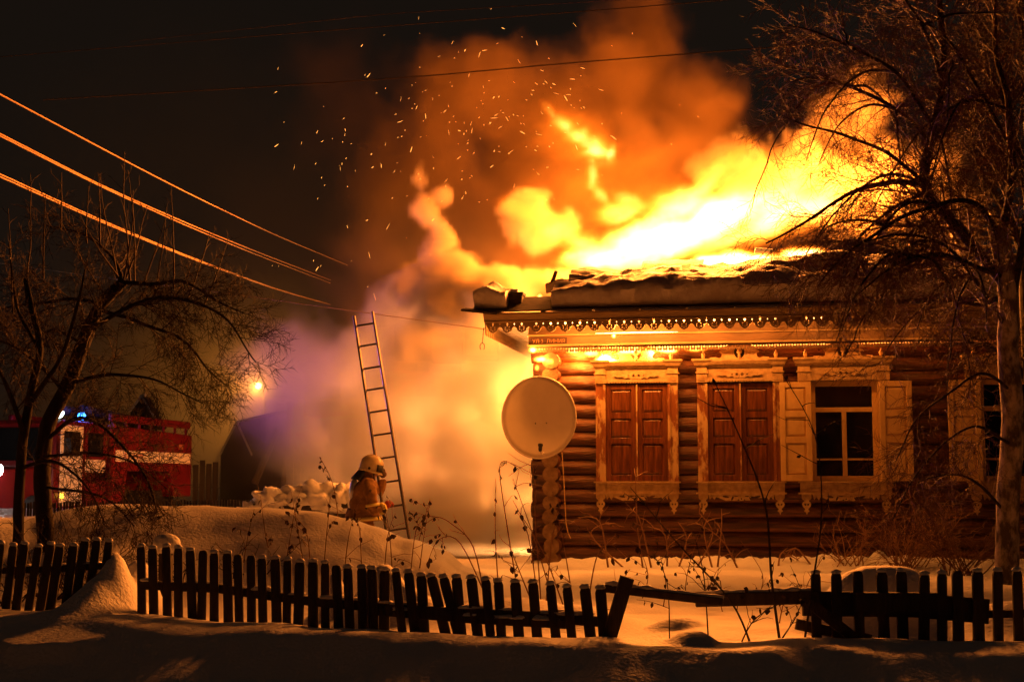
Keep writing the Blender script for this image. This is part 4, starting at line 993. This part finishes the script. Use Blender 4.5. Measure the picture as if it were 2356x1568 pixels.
# old apple tree at the other side of the yard
b2 = P(110, 1300, 13.6); b2.z = ground_h(b2.x, b2.y) - .15
ap = thing('bare_tree', 'old bare apple tree with bent trunk in front of the fire engine', 'tree', b2)
tw = MB(); up = MB()
limb(ap, [(108, 1330, 13.6), (100, 1150, 13.6), (104, 1000, 13.6), (150, 900, 13.6), (190, 790, 13.6), (232, 700, 13.6), (285, 640, 13.6)], (.085, .055), M_bark, 'trunk')
al = [([(200, 770, 13.6), (235, 740, 13.2), (330, 690, 13.0), (430, 690, 12.9), (520, 740, 12.8), (590, 830, 12.8)], (.04, .006)),
      ([(280, 645, 13.6), (340, 655, 13.4), (420, 650, 13.2), (500, 690, 13.1), (560, 720, 13.1)], (.035, .006)),
      ([(225, 710, 13.6), (330, 745, 13.3), (420, 780, 13.1), (480, 850, 13.0), (520, 890, 13.0)], (.03, .005)),
      ([(280, 640, 13.6), (260, 590, 13.8), (190, 540, 13.9), (110, 520, 14)], (.03, .006)),
      ([(230, 700, 13.6), (150, 690, 13.9), (60, 700, 14.0), (-40, 720, 14.0)], (.03, .006)),
      ([(160, 880, 13.6), (260, 860, 13.2), (370, 880, 13.0), (470, 930, 12.9)], (.028, .005)),
      ([(104, 1010, 13.6), (190, 960, 13.2), (260, 1000, 13.0), (330, 1090, 12.9), (360, 1180, 12.9)], (.03, .006)),
      ([(103, 1050, 13.6), (200, 1040, 13.3), (300, 1060, 13.2), (390, 1130, 13.1)], (.022, .005)),
      ([(150, 900, 13.6), (80, 830, 13.4), (20, 790, 13.3), (-50, 780, 13.3)], (.03, .006)),
      ([(190, 790, 13.6), (120, 760, 13.8), (60, 800, 13.9), (20, 880, 13.9)], (.025, .005)),
      ([(100, 1120, 13.6), (190, 1130, 13.2), (260, 1160, 13.0), (310, 1210, 12.9)], (.02, .005))]
for pts, rad in al:
    q = limb(ap, pts, (rad[0] * .75, rad[1]), M_bark); twigs(tw, q, rad[0] * .5, rg, 0, 2, .66, 12, -.02, .9, .0038, .10)
for px, py, tx, ty in ((275, 640, 215, 480), (285, 640, 290, 440), (290, 640, 330, 470), (300, 650, 355, 365), (270, 640, 245, 400), (250, 690, 160, 500), (330, 655, 380, 500), (360, 660, 425, 520), (400, 665, 445, 440), (430, 690, 470, 540), (200, 560, 175, 430), (140, 530, 120, 400), (100, 640, 95, 450), (60, 700, 45, 410), (30, 720, 10, 470), (470, 700, 520, 560), (230, 560, 250, 410), (310, 650, 320, 400)):
    p0, p1 = P(px, py, 13.6) - b2, P(tx, ty, 13.5 + rg.uniform(-.4, .4)) - b2; d = p1 - p0
    q = wander(p0, d + Vector((d.z * rg.uniform(-.3, .3), 0, 0)), d.length * 1.02, 7, rg, .05, .03); up.tube(q, [.011 * (1 - .7 * i / 7) for i in range(8)], 4, False)
    twigs(up, q, .008, rg, 1, 2, .28, 6, .02, .6, .004)
tw.build('twigs', M_twigdark, ap, kind='stuff'); up.build('water_shoots', M_twigdark, ap, kind='stuff')
b3 = P(38, 1300, 13.0); b3.z = ground_h(b3.x, b3.y) - .15
a2 = thing('bare_tree', 'slim dark tree beside the old apple tree, by the headlight of the fire engine', 'tree', b3)
tw = MB(); limb(a2, [(38, 1330, 13), (45, 1150, 13), (60, 950, 13), (90, 800, 13), (60, 640, 13)], (.055, .025), M_bark, 'trunk')
for pts, rad in (([(62, 930, 13), (130, 840, 12.8), (180, 700, 12.7), (200, 600, 12.7)], (.03, .008)), ([(55, 1000, 13), (10, 880, 12.8), (-30, 800, 12.7)], (.03, .008)), ([(50, 1080, 13), (120, 1060, 12.7), (200, 1120, 12.6), (240, 1200, 12.6)], (.02, .005)), ([(85, 800, 13), (40, 700, 13.1), (20, 560, 13.1)], (.022, .006))):
    q = limb(a2, pts, rad, M_bark); twigs(tw, q, rad[0] * .55, rg, 0, 2, .55, 11, -.01, .9, .0038)
tw.build('twigs', M_twigdark, a2, kind='stuff')
# tangled shrub against the wall
def shrub(label, px, Y, n, h, spread, sd, mt=M_twig, lean=0):
    r = random.Random(sd); g = G(px, Y, -.03); t = thing('bare_shrub', label, 'shrub', g); m = MB()
    for i in range(n):
        a = r.uniform(0, 2 * PI); d = Vector((math.cos(a) * spread + lean, math.sin(a) * spread * .6, 1)); q = wander(Vector((r.gauss(0, .10), r.gauss(0, .08), 0)), d, h * r.uniform(.6, 1.1), 8, r, .13, -.03)
        m.tube(q, [.009 * (1 - .8 * k / 8) for k in range(9)], 4, False); twigs(m, q, .006, r, 1, 2, h * .38, 7, -.04, 1.0, .0035)
    m.build('stems', mt, t); return t
shrub('dense tangled bare shrub against the log wall left of the pale trunk', 2080, 17.6, 34, 1.15, .9, 3, M_cane)
shrub('smaller tangled shrub at the foot of the log wall under the open window', 1960, 17.9, 16, .75, .9, 4, M_cane)
shrub('tangled shrub beside the pale trunk, half in its shade', 2210, 16.5, 26, 1.2, .8, 5)
shrub('low tangle of twigs poking from the snow at the foot of the apple tree', 230, 12.8, 10, .6, 1.1, 8, M_twigdark)
shrub('thin brush on the dark side of the long snow drift', 430, 12.9, 10, .55, 1.0, 9, M_twigdark)
shrub('twiggy brush beside the slim dark tree', 30, 12.4, 10, .7, 1.0, 10, M_twigdark)
shrub('wispy brush sticking out of the drift crest near the apple tree', 330, 14.2, 12, .55, .9, 12, M_twigdark)
shrub('sparse brush low on the dark slope of the drift', 560, 13.2, 9, .5, 1.0, 13, M_twigdark)
shrub('tangled brush behind the leftmost fence panel', 150, 12.6, 16, .8, 1.0, 14, M_twigdark)
# dry canes with shrivelled leaves
def leafmesh(m, p, s, r):
    d = Vector((r.gauss(0, .5), r.gauss(0, .5), -1)).normalized(); w = d.orthogonal().normalized(); k = d.cross(w)
    w = w * math.cos(r.random() * 6) + k * math.sin(r.random() * 6); k = d.cross(w)
    b = len(m.v)
    for t, e, f in ((0, .1, 0), (.3, .5, .15), (.65, .45, .3), (1, .08, .1)):
        c = p + d * s * t + k * s * f * r.uniform(-1, 1)
        m.v += [c - w * s * e * .6 + k * s * .22 * e, c, c + w * s * e * .6 + k * s * .25 * e]
    for i in range(3):
        for j in range(2): m.face((b + i * 3 + j, b + i * 3 + j + 1, b + i * 3 + j + 4, b + i * 3 + j + 3))
def cane(pts, rad, label, group, seed, leaves=8, side=3, lsize=.052, mt=M_cane):
    r = random.Random(seed); q0 = P(*pts[0]); q0.z = max(q0.z, 0); g = Vector((q0.x, q0.y, ground_h(q0.x, q0.y) - .04))
    t = thing('dry_cane', label, 'plant', g, group=group)
    q = [Vector((0, 0, 0))] + [P(*p) - g for p in pts[1:]]
    s = []
    for i in range(len(q) - 1):
        a, b, c, d = q[max(0, i - 1)], q[i], q[i + 1], q[min(len(q) - 1, i + 2)]
        for k in range(5):
            u = k / 5; s.append(.5 * ((2 * b) + (c - a) * u + (2 * a - 5 * b + 4 * c - d) * u * u + (3 * b - a - 3 * c + d) * u ** 3))
    s.append(q[-1]); n = len(s) - 1
    m = MB(); m.tube(s, [rad * (1 - .7 * i / n) for i in range(n + 1)], 5, False)
    lf = MB(); tips = []
    for k in range(side):
        i = r.randint(n // 4, n - 1); tan = (s[i + 1] - s[i]).normalized()
        w = wander(s[i], tan + Vector((r.gauss(0, .8), r.gauss(0, .5), r.gauss(0, .5))), r.uniform(.10, .30), 4, r, .2, -.06); m.tube(w, [rad * .5, rad * .45, rad * .4, rad * .3, rad * .2], 3, False); tips += w[2:]
    tips += s[n // 2:]
    m.build('stem', mt, t)
    for k in range(leaves):
        lf.cur = 0; leafmesh(lf, r.choice(tips), lsize * r.uniform(.6, 1.2), r)
    if leaves: lf.build('leaves', M_leaf, t, kind='stuff')
gA = 'dry canes between the fence and the house corner'; gB = 'dry canes along the foot of the log wall'; gC = 'dry stalks on the long snow drift'; gD = 'stems growing through the gap in the fence'
lA = 'thin dry cane with dark shrivelled leaves in the snow before the house corner'
lC = 'dry leafy stalk standing in the snow of the long drift'
lB = 'thin bare cane in the bright snow along the log wall'
CA = [([(1120, 1340, 12.0), (1090, 1260, 12), (1040, 1205, 12), (1000, 1190, 12), (960, 1225, 12)], 10), ([(1130, 1345, 11.6), (1060, 1250, 11.7), (1010, 1240, 11.8), (985, 1290, 11.8)], 9), ([(1150, 1350, 11.5), (1140, 1240, 11.5), (1140, 1100, 11.6)], 6), ([(1200, 1350, 11.8), (1170, 1230, 11.8), (1150, 1090, 11.8), (1160, 1060, 11.8), (1190, 1075, 11.8)], 10), ([(1240, 1345, 12.2), (1215, 1230, 12.2), (1180, 1150, 12.2)], 8), ([(1255, 1350, 11.6), (1270, 1240, 11.6), (1288, 1180, 11.6)], 12), ([(1280, 1350, 11.9), (1230, 1240, 11.9), (1180, 1100, 12)], 4), ([(1300, 1355, 11.4), (1250, 1270, 11.4), (1190, 1170, 11.4)], 6), ([(1225, 1345, 11.2), (1190, 1300, 11.2), (1170, 1250, 11.3)], 8), ([(1350, 1350, 11.2), (1370, 1290, 11.2), (1400, 1250, 11.2), (1440, 1280, 11.2)], 7), ([(1245, 1348, 12.8), (1232, 1200, 12.8), (1225, 1072, 12.8), (1170, 1095, 12.8)], 3), ([(1320, 1345, 12.5), (1295, 1240, 12.5), (1270, 1130, 12.6)], 8)]
for i, (p, l) in enumerate(CA): cane(p, .0065, lA, gA, 100 + i, l, 4)
for i, (px, Y, top, ln) in enumerate(((660, 13.4, 1160, 20), (700, 13.3, 1130, -30), (745, 13.2, 1150, 15), (790, 13.0, 1170, 30), (835, 12.8, 1190, -15), (880, 12.6, 1180, 30), (905, 13.2, 1160, -20), (940, 12.6, 1190, 35), (965, 13.5, 1150, 25), (620, 13.6, 1150, -20), (560, 13.4, 1170, 25), (720, 12.8, 1200, -30))):
    cane([(px, 1275, Y), (px + ln * .4, 1235, Y), (px + ln, top, Y)], .0055, lC, gC, 200 + i, 9, 4, .05)
cane([(790, 1200, 17.5), (770, 1130, 17.5), (735, 1050, 17.6)], .008, 'tall seed stalk leaning up behind the drift beside the firefighter', None, 300, 16, 2, .05)
cane([(955, 1260, 15.5), (975, 1200, 15.5), (990, 1145, 15.5)], .006, 'seed stalk leaning beside the foot of the ladder', None, 301, 14, 1, .05)
for i, (px, py, t1, t2) in enumerate(((1400, 1300, (1380, 1200), (1330, 1190)), (1440, 1310, (1360, 1230), (1400, 1200)), (1480, 1310, (1466, 1200), (1462, 1080)), (1500, 1312, (1470, 1190), (1440, 1170)), (1535, 1312, (1530, 1230), (1490, 1210)), (1600, 1312, (1640, 1230), (1610, 1180)), (1650, 1315, (1660, 1220), (1660, 1170)), (1640, 1315, (1620, 1210), (1660, 1190)), (1700, 1315, (1660, 1240), (1600, 1200)), (1560, 1312, (1580, 1240), (1560, 1200)), (1790, 1320, (1800, 1270), (1840, 1290)), (1870, 1320, (1830, 1260), (1800, 1290)))):
    Y = 18.0; cane([(px, py, Y), (*t1, Y + .1), (*t2, Y + .2)], .014, lB, gB, 400 + i, 3, 5, .06)
for i, (p, rr, lb) in enumerate((([(1795, 1480, 9.3), (1775, 1330, 9.3), (1760, 1160, 9.4), (1700, 1000, 9.6), (1640, 870, 9.8)], .010, 'tall straight sapling growing through the gap in the fence'), ([(1730, 1478, 9.3), (1680, 1380, 9.3), (1560, 1250, 9.4), (1450, 1120, 9.5)], .008, 'long leaning stem growing through the gap in the fence'), ([(1850, 1480, 9.2), (1870, 1340, 9.2), (1890, 1180, 9.3), (1875, 1000, 9.4), (1800, 860, 9.5)], .008, 'tall stem beside the end picket of the fence by the big tree'), ([(1630, 1440, 9.6), (1620, 1330, 9.6), (1600, 1240, 9.7)], .006, 'short leafy stem behind the level fence rail'), ([(1540, 1440, 9.6), (1535, 1340, 9.6), (1500, 1270, 9.7)], .005, 'short leafy stem behind the tilting fence rail'), ([(1700, 1480, 9.2), (1740, 1420, 9.2), (1830, 1370, 9.2)], .006, 'low branching stem in front of the gap in the fence'), ([(1790, 1478, 9.2), (1830, 1420, 9.2), (1850, 1370, 9.2)], .006, 'leafy stem leaning on the end picket of the fence'))):
    cane(p, rr, lb, gD, 500 + i, 10 if i > 2 else 5, 7, .045, M_dark)
for i in range(10):
    px = 1420 + i * 52 + R.uniform(-20, 20); Y = R.uniform(10.2, 14)
    yb = 1110 + 1.05 / Y * F; cane([(px, yb, Y), (px + R.uniform(-20, 20), yb - 50, Y), (px + R.uniform(-50, 50), yb - R.uniform(70, 150), Y)], .0055, 'thin dry weed with curled leaves in the snow of the yard', 'dry weeds in the yard before the log wall', 600 + i, 8, 3, .045)

# ------------------------------------------------------------------ smoke and flames (volumes grown from soft lobes)
def vol(name, label, lo, hi, vox, blobs, warp, edge, nrot=0):
    """volume grid whose density is a union of soft lobes, torn by noise.
    blobs: (centre, radii, tilt, strength, -); edge: (scale, detail, roughness, stretch, amplitude, t0, t1)"""
    t = bpy.data.node_groups.new(name, 'GeometryNodeTree')
    t.interface.new_socket('Geometry', in_out='INPUT', socket_type='NodeSocketGeometry')
    t.interface.new_socket('Geometry', in_out='OUTPUT', socket_type='NodeSocketGeometry')
    N = t.nodes; L = t.links; out = N.new('NodeGroupOutput')
    pos = N.new('GeometryNodeInputPosition').outputs[0]
    def setin(n, args):
        for i, x in enumerate(args):
            if x is None: continue
            if hasattr(x, 'links'): L.new(x, n.inputs[i])
            else: n.inputs[i].default_value = x
    def vm(op, a, b=None, sc=None):
        n = N.new('ShaderNodeVectorMath'); n.operation = op; setin(n, (a, b))
        if sc is not None: n.inputs['Scale'].default_value = sc
        return n.outputs['Value'] if op == 'LENGTH' else n.outputs[0]
    def ma(op, a, b=None, c=None):
        n = N.new('ShaderNodeMath'); n.operation = op; setin(n, (a, b, c)); return n.outputs[0]
    def mr(v, a, b, c, d):
        n = N.new('ShaderNodeMapRange'); n.interpolation_type = 'SMOOTHSTEP'; L.new(v, n.inputs['Value'])
        for k, x in zip(('From Min', 'From Max', 'To Min', 'To Max'), (a, b, c, d)): n.inputs[k].default_value = x
        return n.outputs[0]
    def noise(vec, scale, detail, rough, o):
        n = N.new('ShaderNodeTexNoise'); n.inputs['Scale'].default_value = scale; n.inputs['Detail'].default_value = detail; n.inputs['Roughness'].default_value = rough
        L.new(vec, n.inputs['Vector']); return n.outputs[o]
    def rotY(v, a):
        n = N.new('ShaderNodeVectorRotate'); n.rotation_type = 'Y_AXIS'; L.new(v, n.inputs['Vector']); n.inputs['Angle'].default_value = a; return n.outputs[0]
    p = pos
    for sc, amp, off in warp:
        p = vm('ADD', p, vm('SCALE', vm('SUBTRACT', noise(vm('ADD', pos, off), sc, 2, .5, 1), (.5, .5, .5)), sc=amp))
    shape = dens = None
    for c, r, ry, s, inner in blobs:
        d = vm('SUBTRACT', p, tuple(c))
        if ry: d = rotY(d, ry)
        l = vm('LENGTH', vm('MULTIPLY', d, (1 / r[0], 1 / r[1], 1 / r[2])))
        f = ma('SUBTRACT', 1.0, l); w = mr(l, 1.4, .5, 0, s)
        shape = f if shape is None else ma('MAXIMUM', shape, f)
        dens = w if dens is None else ma('MAXIMUM', dens, w)
    sc, det, rough, stretch, amp, t0, t1 = edge
    q = rotY(p, nrot) if nrot else p
    nn = noise(vm('MULTIPLY', q, stretch), sc, det, rough, 0)
    v = ma('ADD', shape, ma('MULTIPLY', ma('SUBTRACT', nn, .5), amp))
    acc = ma('MULTIPLY', mr(v, t0, t1, 0, 1), dens)
    vc = N.new('GeometryNodeVolumeCube'); L.new(acc, vc.inputs['Density']); vc.inputs['Min'].default_value = lo; vc.inputs['Max'].default_value = hi
    for k, i in zip('XYZ', range(3)): vc.inputs['Resolution ' + k].default_value = max(8, int((hi[i] - lo[i]) / vox))
    st_ = N.new('GeometryNodeSetMaterial'); L.new(vc.outputs[0], st_.inputs[0])
    m_ = bpy.data.materials.new(name); m_.use_nodes = True; st_.inputs['Material'].default_value = m_
    L.new(st_.outputs[0], out.inputs[0])
    vd = bpy.data.volumes.new(name); vd.materials.append(m_)
    o = put(name, vd, label=label, kind='stuff', cat=name.split('_')[-1])
    o.modifiers.new('grow', 'NODES').node_group = t
    m_.node_tree.nodes.clear()
    return o, m_
def smoke_mat(m_, dens, col, aniso=.2):
    N = m_.node_tree.nodes; L = m_.node_tree.links
    out = N.new('ShaderNodeOutputMaterial'); pv = N.new('ShaderNodeVolumePrincipled')
    pv.inputs['Density Attribute'].default_value = 'density'
    pv.inputs['Density'].default_value = dens; pv.inputs['Color'].default_value = (*col, 1); pv.inputs['Anisotropy'].default_value = aniso
    L.new(pv.outputs[0], out.inputs['Volume'])
def fire_mat(m_, strength, ramp):
    N = m_.node_tree.nodes; L = m_.node_tree.links
    out = N.new('ShaderNodeOutputMaterial'); em = N.new('ShaderNodeEmission'); at = N.new('ShaderNodeAttribute'); at.attribute_name = 'density'
    cr = N.new('ShaderNodeValToRGB'); e = cr.color_ramp.elements
    while len(e) > 1: e.remove(e[-1])
    e[0].position = ramp[0][0]; e[0].color = (*ramp[0][1], 1)
    for p_, c_ in ramp[1:]:
        k = e.new(p_); k.color = (*c_, 1)
    L.new(at.outputs['Fac'], cr.inputs[0]); L.new(cr.outputs[0], em.inputs['Color'])
    m = N.new('ShaderNodeMath'); m.operation = 'MULTIPLY'; m.inputs[1].default_value = strength; L.new(at.outputs['Fac'], m.inputs[0])
    L.new(m.outputs[0], em.inputs['Strength']); L.new(em.outputs[0], out.inputs['Volume'])

def B(px, py, Y, rx, rz=None, ry=None, s=1, rot=0):
    sc = Y / F; rz = rz or rx; ry = ry or min(rx, rz)
    return (P(px, py, Y), (rx * sc, ry * sc, rz * sc), math.radians(-rot), s, 0)
# --- roof smoke: a wide sooty plume high above, thick rolling puffs close to the fire
veil = [B(1090,230,24,230,200,200,1),B(1000,420,24,170,280,200,.8),B(1250,330,24.3,260,260,220,1),B(1440,180,24.5,170,240,200,1),B(1500,60,25,120,190,140,.7),B(1600,270,24.5,180,170,180,1),
 B(1250,520,23.8,300,190,200,1),B(1480,380,24.2,260,200,200,1),B(1700,340,24.6,130,90,130,.7),B(890,520,24,150,260,180,.25),B(800,260,25,230,280,200,.12),B(850,700,24,150,150,150,.2)]
o, mt_ = vol('smoke', 'wide orange-brown plume of smoke rising across the night sky', (-7.5, 20.6, 2.2), (6.6, 27.0, 10.2), .085, veil, [(.5, 1.3, (0, 0, 0)), (1.3, .5, (5, 3, 1))], (.95, 6, .64, (1, 1, 1), 1.6, .10, .62))
smoke_mat(mt_, 1.0, (.25, .155, .065), .0)
puffs = [B(1022,455,21.9,30,46,40,.5,20),B(978,500,21.8,46,48,50,.8,8),B(1012,545,21.7,58,46,60,.9,30),B(985,585,21.9,54,50,60,1),B(1055,625,21.8,80,64,80,1),B(990,640,21.7,60,50,60,.9),B(945,668,21.6,66,62,60,.8),B(1010,700,21.6,90,70,80,.9),B(1120,655,21.6,140,50,90,.9),B(1240,650,21.8,130,40,80,.7),B(965,405,22.0,24,50,40,.4,-8),
 B(1195,475,22.3,80,42,60,.8,-8),B(1240,530,22.3,110,70,80,.7,20),
 B(1960,280,23.4,120,130,120,.9),B(1840,390,23.2,130,110,120,1),B(1990,430,23.4,230,150,150,1),B(2120,400,23.6,140,110,120,.8),B(1730,410,23,120,100,90,.5),B(2140,470,24,150,150,140,.5),B(1990,200,23.6,60,60,80,.6),B(1650,390,23.2,110,70,80,.4,-35)]
o, mt_ = vol('smoke', 'thick rolling smoke puffs around the flames, lit yellow from within', (-2.8, 19.9, 1.9), (9.2, 26, 8.2), .065, puffs, [(.7, .5, (0, 0, 0)), (2.0, .3, (5, 3, 1))], (1.7, 6, .66, (1, 1, 1), 2.1, .18, .46))
smoke_mat(mt_, 4.5, (.66, .52, .32), .1)
# --- pale steam and smoke rolling out of the side of the house down to the snow
steam = [B(1030,790,21.8,170,150,150,.8),B(1150,790,21.8,150,170,170,1),B(1010,920,22.0,240,190,180,.9),B(1130,1060,21.6,240,210,170,1),B(880,1020,22.0,240,180,160,.8),B(1060,1210,20.9,300,130,140,1.2),B(880,1190,21.2,210,100,130,.8),
 B(840,840,22.8,130,110,100,.5),B(900,750,22.6,110,100,90,.45),B(770,1000,23.0,250,190,170,.5),B(700,880,24.5,220,200,180,.14),B(960,690,22.2,100,80,80,.6),B(1080,700,21.9,130,80,100,.8)]
o, mt_ = vol('smoke', 'pale steam and smoke rolling out from the side of the house behind the ladder', (-6.2, 19.5, -.1), (.75, 26.5, 4.7), .075, steam, [(.5, .8, (0, 0, 0)), (1.5, .35, (5, 3, 1))], (1.25, 6, .62, (1, 1, 1), 1.7, .10, .48))
smoke_mat(mt_, 2.6, (.84, .72, .56), .1)
# --- haze in the street round the lamp
hz = [B(597,888,61,80,70,200,2),B(620,900,56,420,300,500,1),B(760,950,34,330,260,500,.5),B(450,900,56,600,400,600,.6),B(700,650,38,400,420,500,.35),B(480,500,46,750,600,600,.28)]
o, mt_ = vol('street_haze', 'thin smoky haze hanging over the street round the lamp', (-30, 27.5, -.2), (3, 75, 22), .6, hz, [(.12, 4, (0, 0, 0)), (.4, 1.5, (5, 3, 1))], (.3, 6, .65, (1, 1, 1), .9, .05, .7))
smoke_mat(mt_, .12, (.80, .66, .48), .3)
# --- flames
FR = [(0, (1, .14, .003)), (.2, (1, .22, .010)), (.55, (1, .40, .045)), (1, (1, .55, .17))]
fb = [B(1390,590,21.2,170,62,110,1.0,-6),B(1500,555,21.3,240,95,130,1.2,-15),B(1640,510,21.5,260,95,130,1.2,-17),B(1790,490,21.7,220,85,120,1.0,-14),B(1900,470,22,140,70,110,.7,-8),
 B(1560,470,21.7,150,60,90,.8,-26),B(1630,420,21.9,170,44,70,.6,-42),B(1720,410,22.0,150,40,60,.35,-45),B(1310,545,21.4,130,60,90,.55,24),B(1200,480,21.8,90,40,60,.25,10),B(1430,490,21.6,110,50,80,.6,-8),
 B(1800,420,22.0,170,65,80,.45,-25),B(1930,410,22.2,140,80,80,.35,-30),B(1445,462,21.6,70,30,40,.55,25),
 B(1374,345,21.8,52,50,40,1.1,20),B(1338,318,21.8,76,32,34,.85,36),B(1296,284,21.8,74,28,32,.6,42),B(1264,250,21.8,50,16,22,.35,52),B(1366,402,21.8,24,70,26,.75,-6),B(1386,450,21.7,24,56,26,.65,-26),B(1405,352,21.8,22,50,24,.5,4),
 B(1330,325,22.2,190,110,90,.12,30),B(1400,440,22.2,230,180,90,.10,0),B(1560,625,20.5,380,24,50,.10,-4),B(1740,560,20.9,300,44,50,.08,-9)]  # these faint lobes are added glow, standing for firelit smoke and slates
o, mt_ = vol('roof_flames', 'tall flames streaming from the collapsed roof', (-1.2, 19.6, 2.9), (7.4, 24.2, 7.8), .048, fb, [(.9, .28, (3, 0, 0)), (2.6, .22, (5, 3, 1)), (7, .08, (2, 2, 2))], (1.9, 6, .68, (.45, 1, 1.3), 1.4, .12, .88), math.radians(24))
fire_mat(mt_, 13, FR)
hb = [(tuple(HW(px, py, w)), (rx, .35, rz), 0, s, .0) for px, py, w, rx, rz, s in ((1640, 604, .75, .40, .15, 1), (1740, 603, .78, .6, .13, 1), (1850, 588, .8, .45, .15, 1), (1690, 597, .85, .35, .18, .8))]
o, mt_ = vol('roof_flames', 'white-hot fire showing through the hole in the roof slates', (1.6, 18.8, 3.4), (5.2, 21.6, 5.2), .05, hb, [(2, .10, (3, 0, 0))], (3, 4, .6, (1, 1, 1), .6, .05, .5))
fire_mat(mt_, 50, FR)
# --- small flames licking under the eaves and at the corner
eb = []
for px, py, w, rx, rz, s in ((1225, 804, -.40, .08, .07, 1), (1245, 826, -.36, .14, .07, .9), (1264, 832, -.34, .09, .07, .6), (1236, 845, -.34, .04, .06, .5), (1360, 812, -.20, .17, .075, .8), (1392, 830, -.22, .20, .13, 1.5), (1450, 805, -.21, .28, .085, 1), (1530, 803, -.21, .30, .075, .9), (1320, 806, -.2, .18, .065, .8), (1600, 801, -.21, .24, .06, .6), (1240, 804, -.24, .16, .05, .7), (1243, 686, -.45, .07, .09, 1), (1226, 690, -.45, .06, .045, .8), (1413, 771, -.34, .035, .045, 1)):
    eb.append((tuple(HW(px, py, w)), (rx, .065, rz), 0, s, .0))
q0 = HW(1200, 860, -.7); q1 = HW(1680, 660, 0)
o, mt_ = vol('eaves_flames', 'small white flames licking under the eaves and at the house corner', (q0.x - .1, q1.y - .75, 2.5), (q1.x + .1, q0.y + .75, 3.75), .016, eb, [(6, .05, (3, 0, 0)), (16, .025, (3, 5, 0))], (11, 4, .6, (1, 1, .55), .9, .12, .6))
fire_mat(mt_, 120, FR)
# --- sparks
m = MB(); r = random.Random(5)
def spark(px, py, Y, ln, ang, rad):
    a = P(px, py, Y); s = Y / F; d = Vector((math.cos(ang), r.uniform(-.3, .3), math.sin(ang))) * ln * s; b = Vector((math.cos(ang + .4), 0, math.sin(ang + .4))) * ln * s * r.uniform(-.2, .3)
    m.tube([a, a + d * .5 + b * .3, a + d + b], [rad * .5, rad, rad * .3], 4)
for i in range(230):
    k = r.random()
    if k < .60: px, py = r.gauss(1160, 160), r.gauss(260, 95); a = r.gauss(2.5, .5) if px > 1150 else r.gauss(1.0, .6)
    elif k < .85: px, py = r.gauss(980, 110), r.gauss(340, 160); a = r.gauss(1.1, .5)
    else: px, py = r.uniform(600, 950), r.uniform(120, 760); a = r.gauss(1.4, .5)
    if py < 20 or py > 640 and px > 880: continue
    spark(px, py, r.uniform(20.2, 21), r.choice((2, 3, 4, 5, 7, 10, 14)), a, r.choice((.0009, .0011, .0013, .0017, .0026)))
m.build('flying_sparks', glow('spark', (1, .36, .06), 6), None, kind='stuff', label='bright sparks flying up through the smoke', cat='sparks')
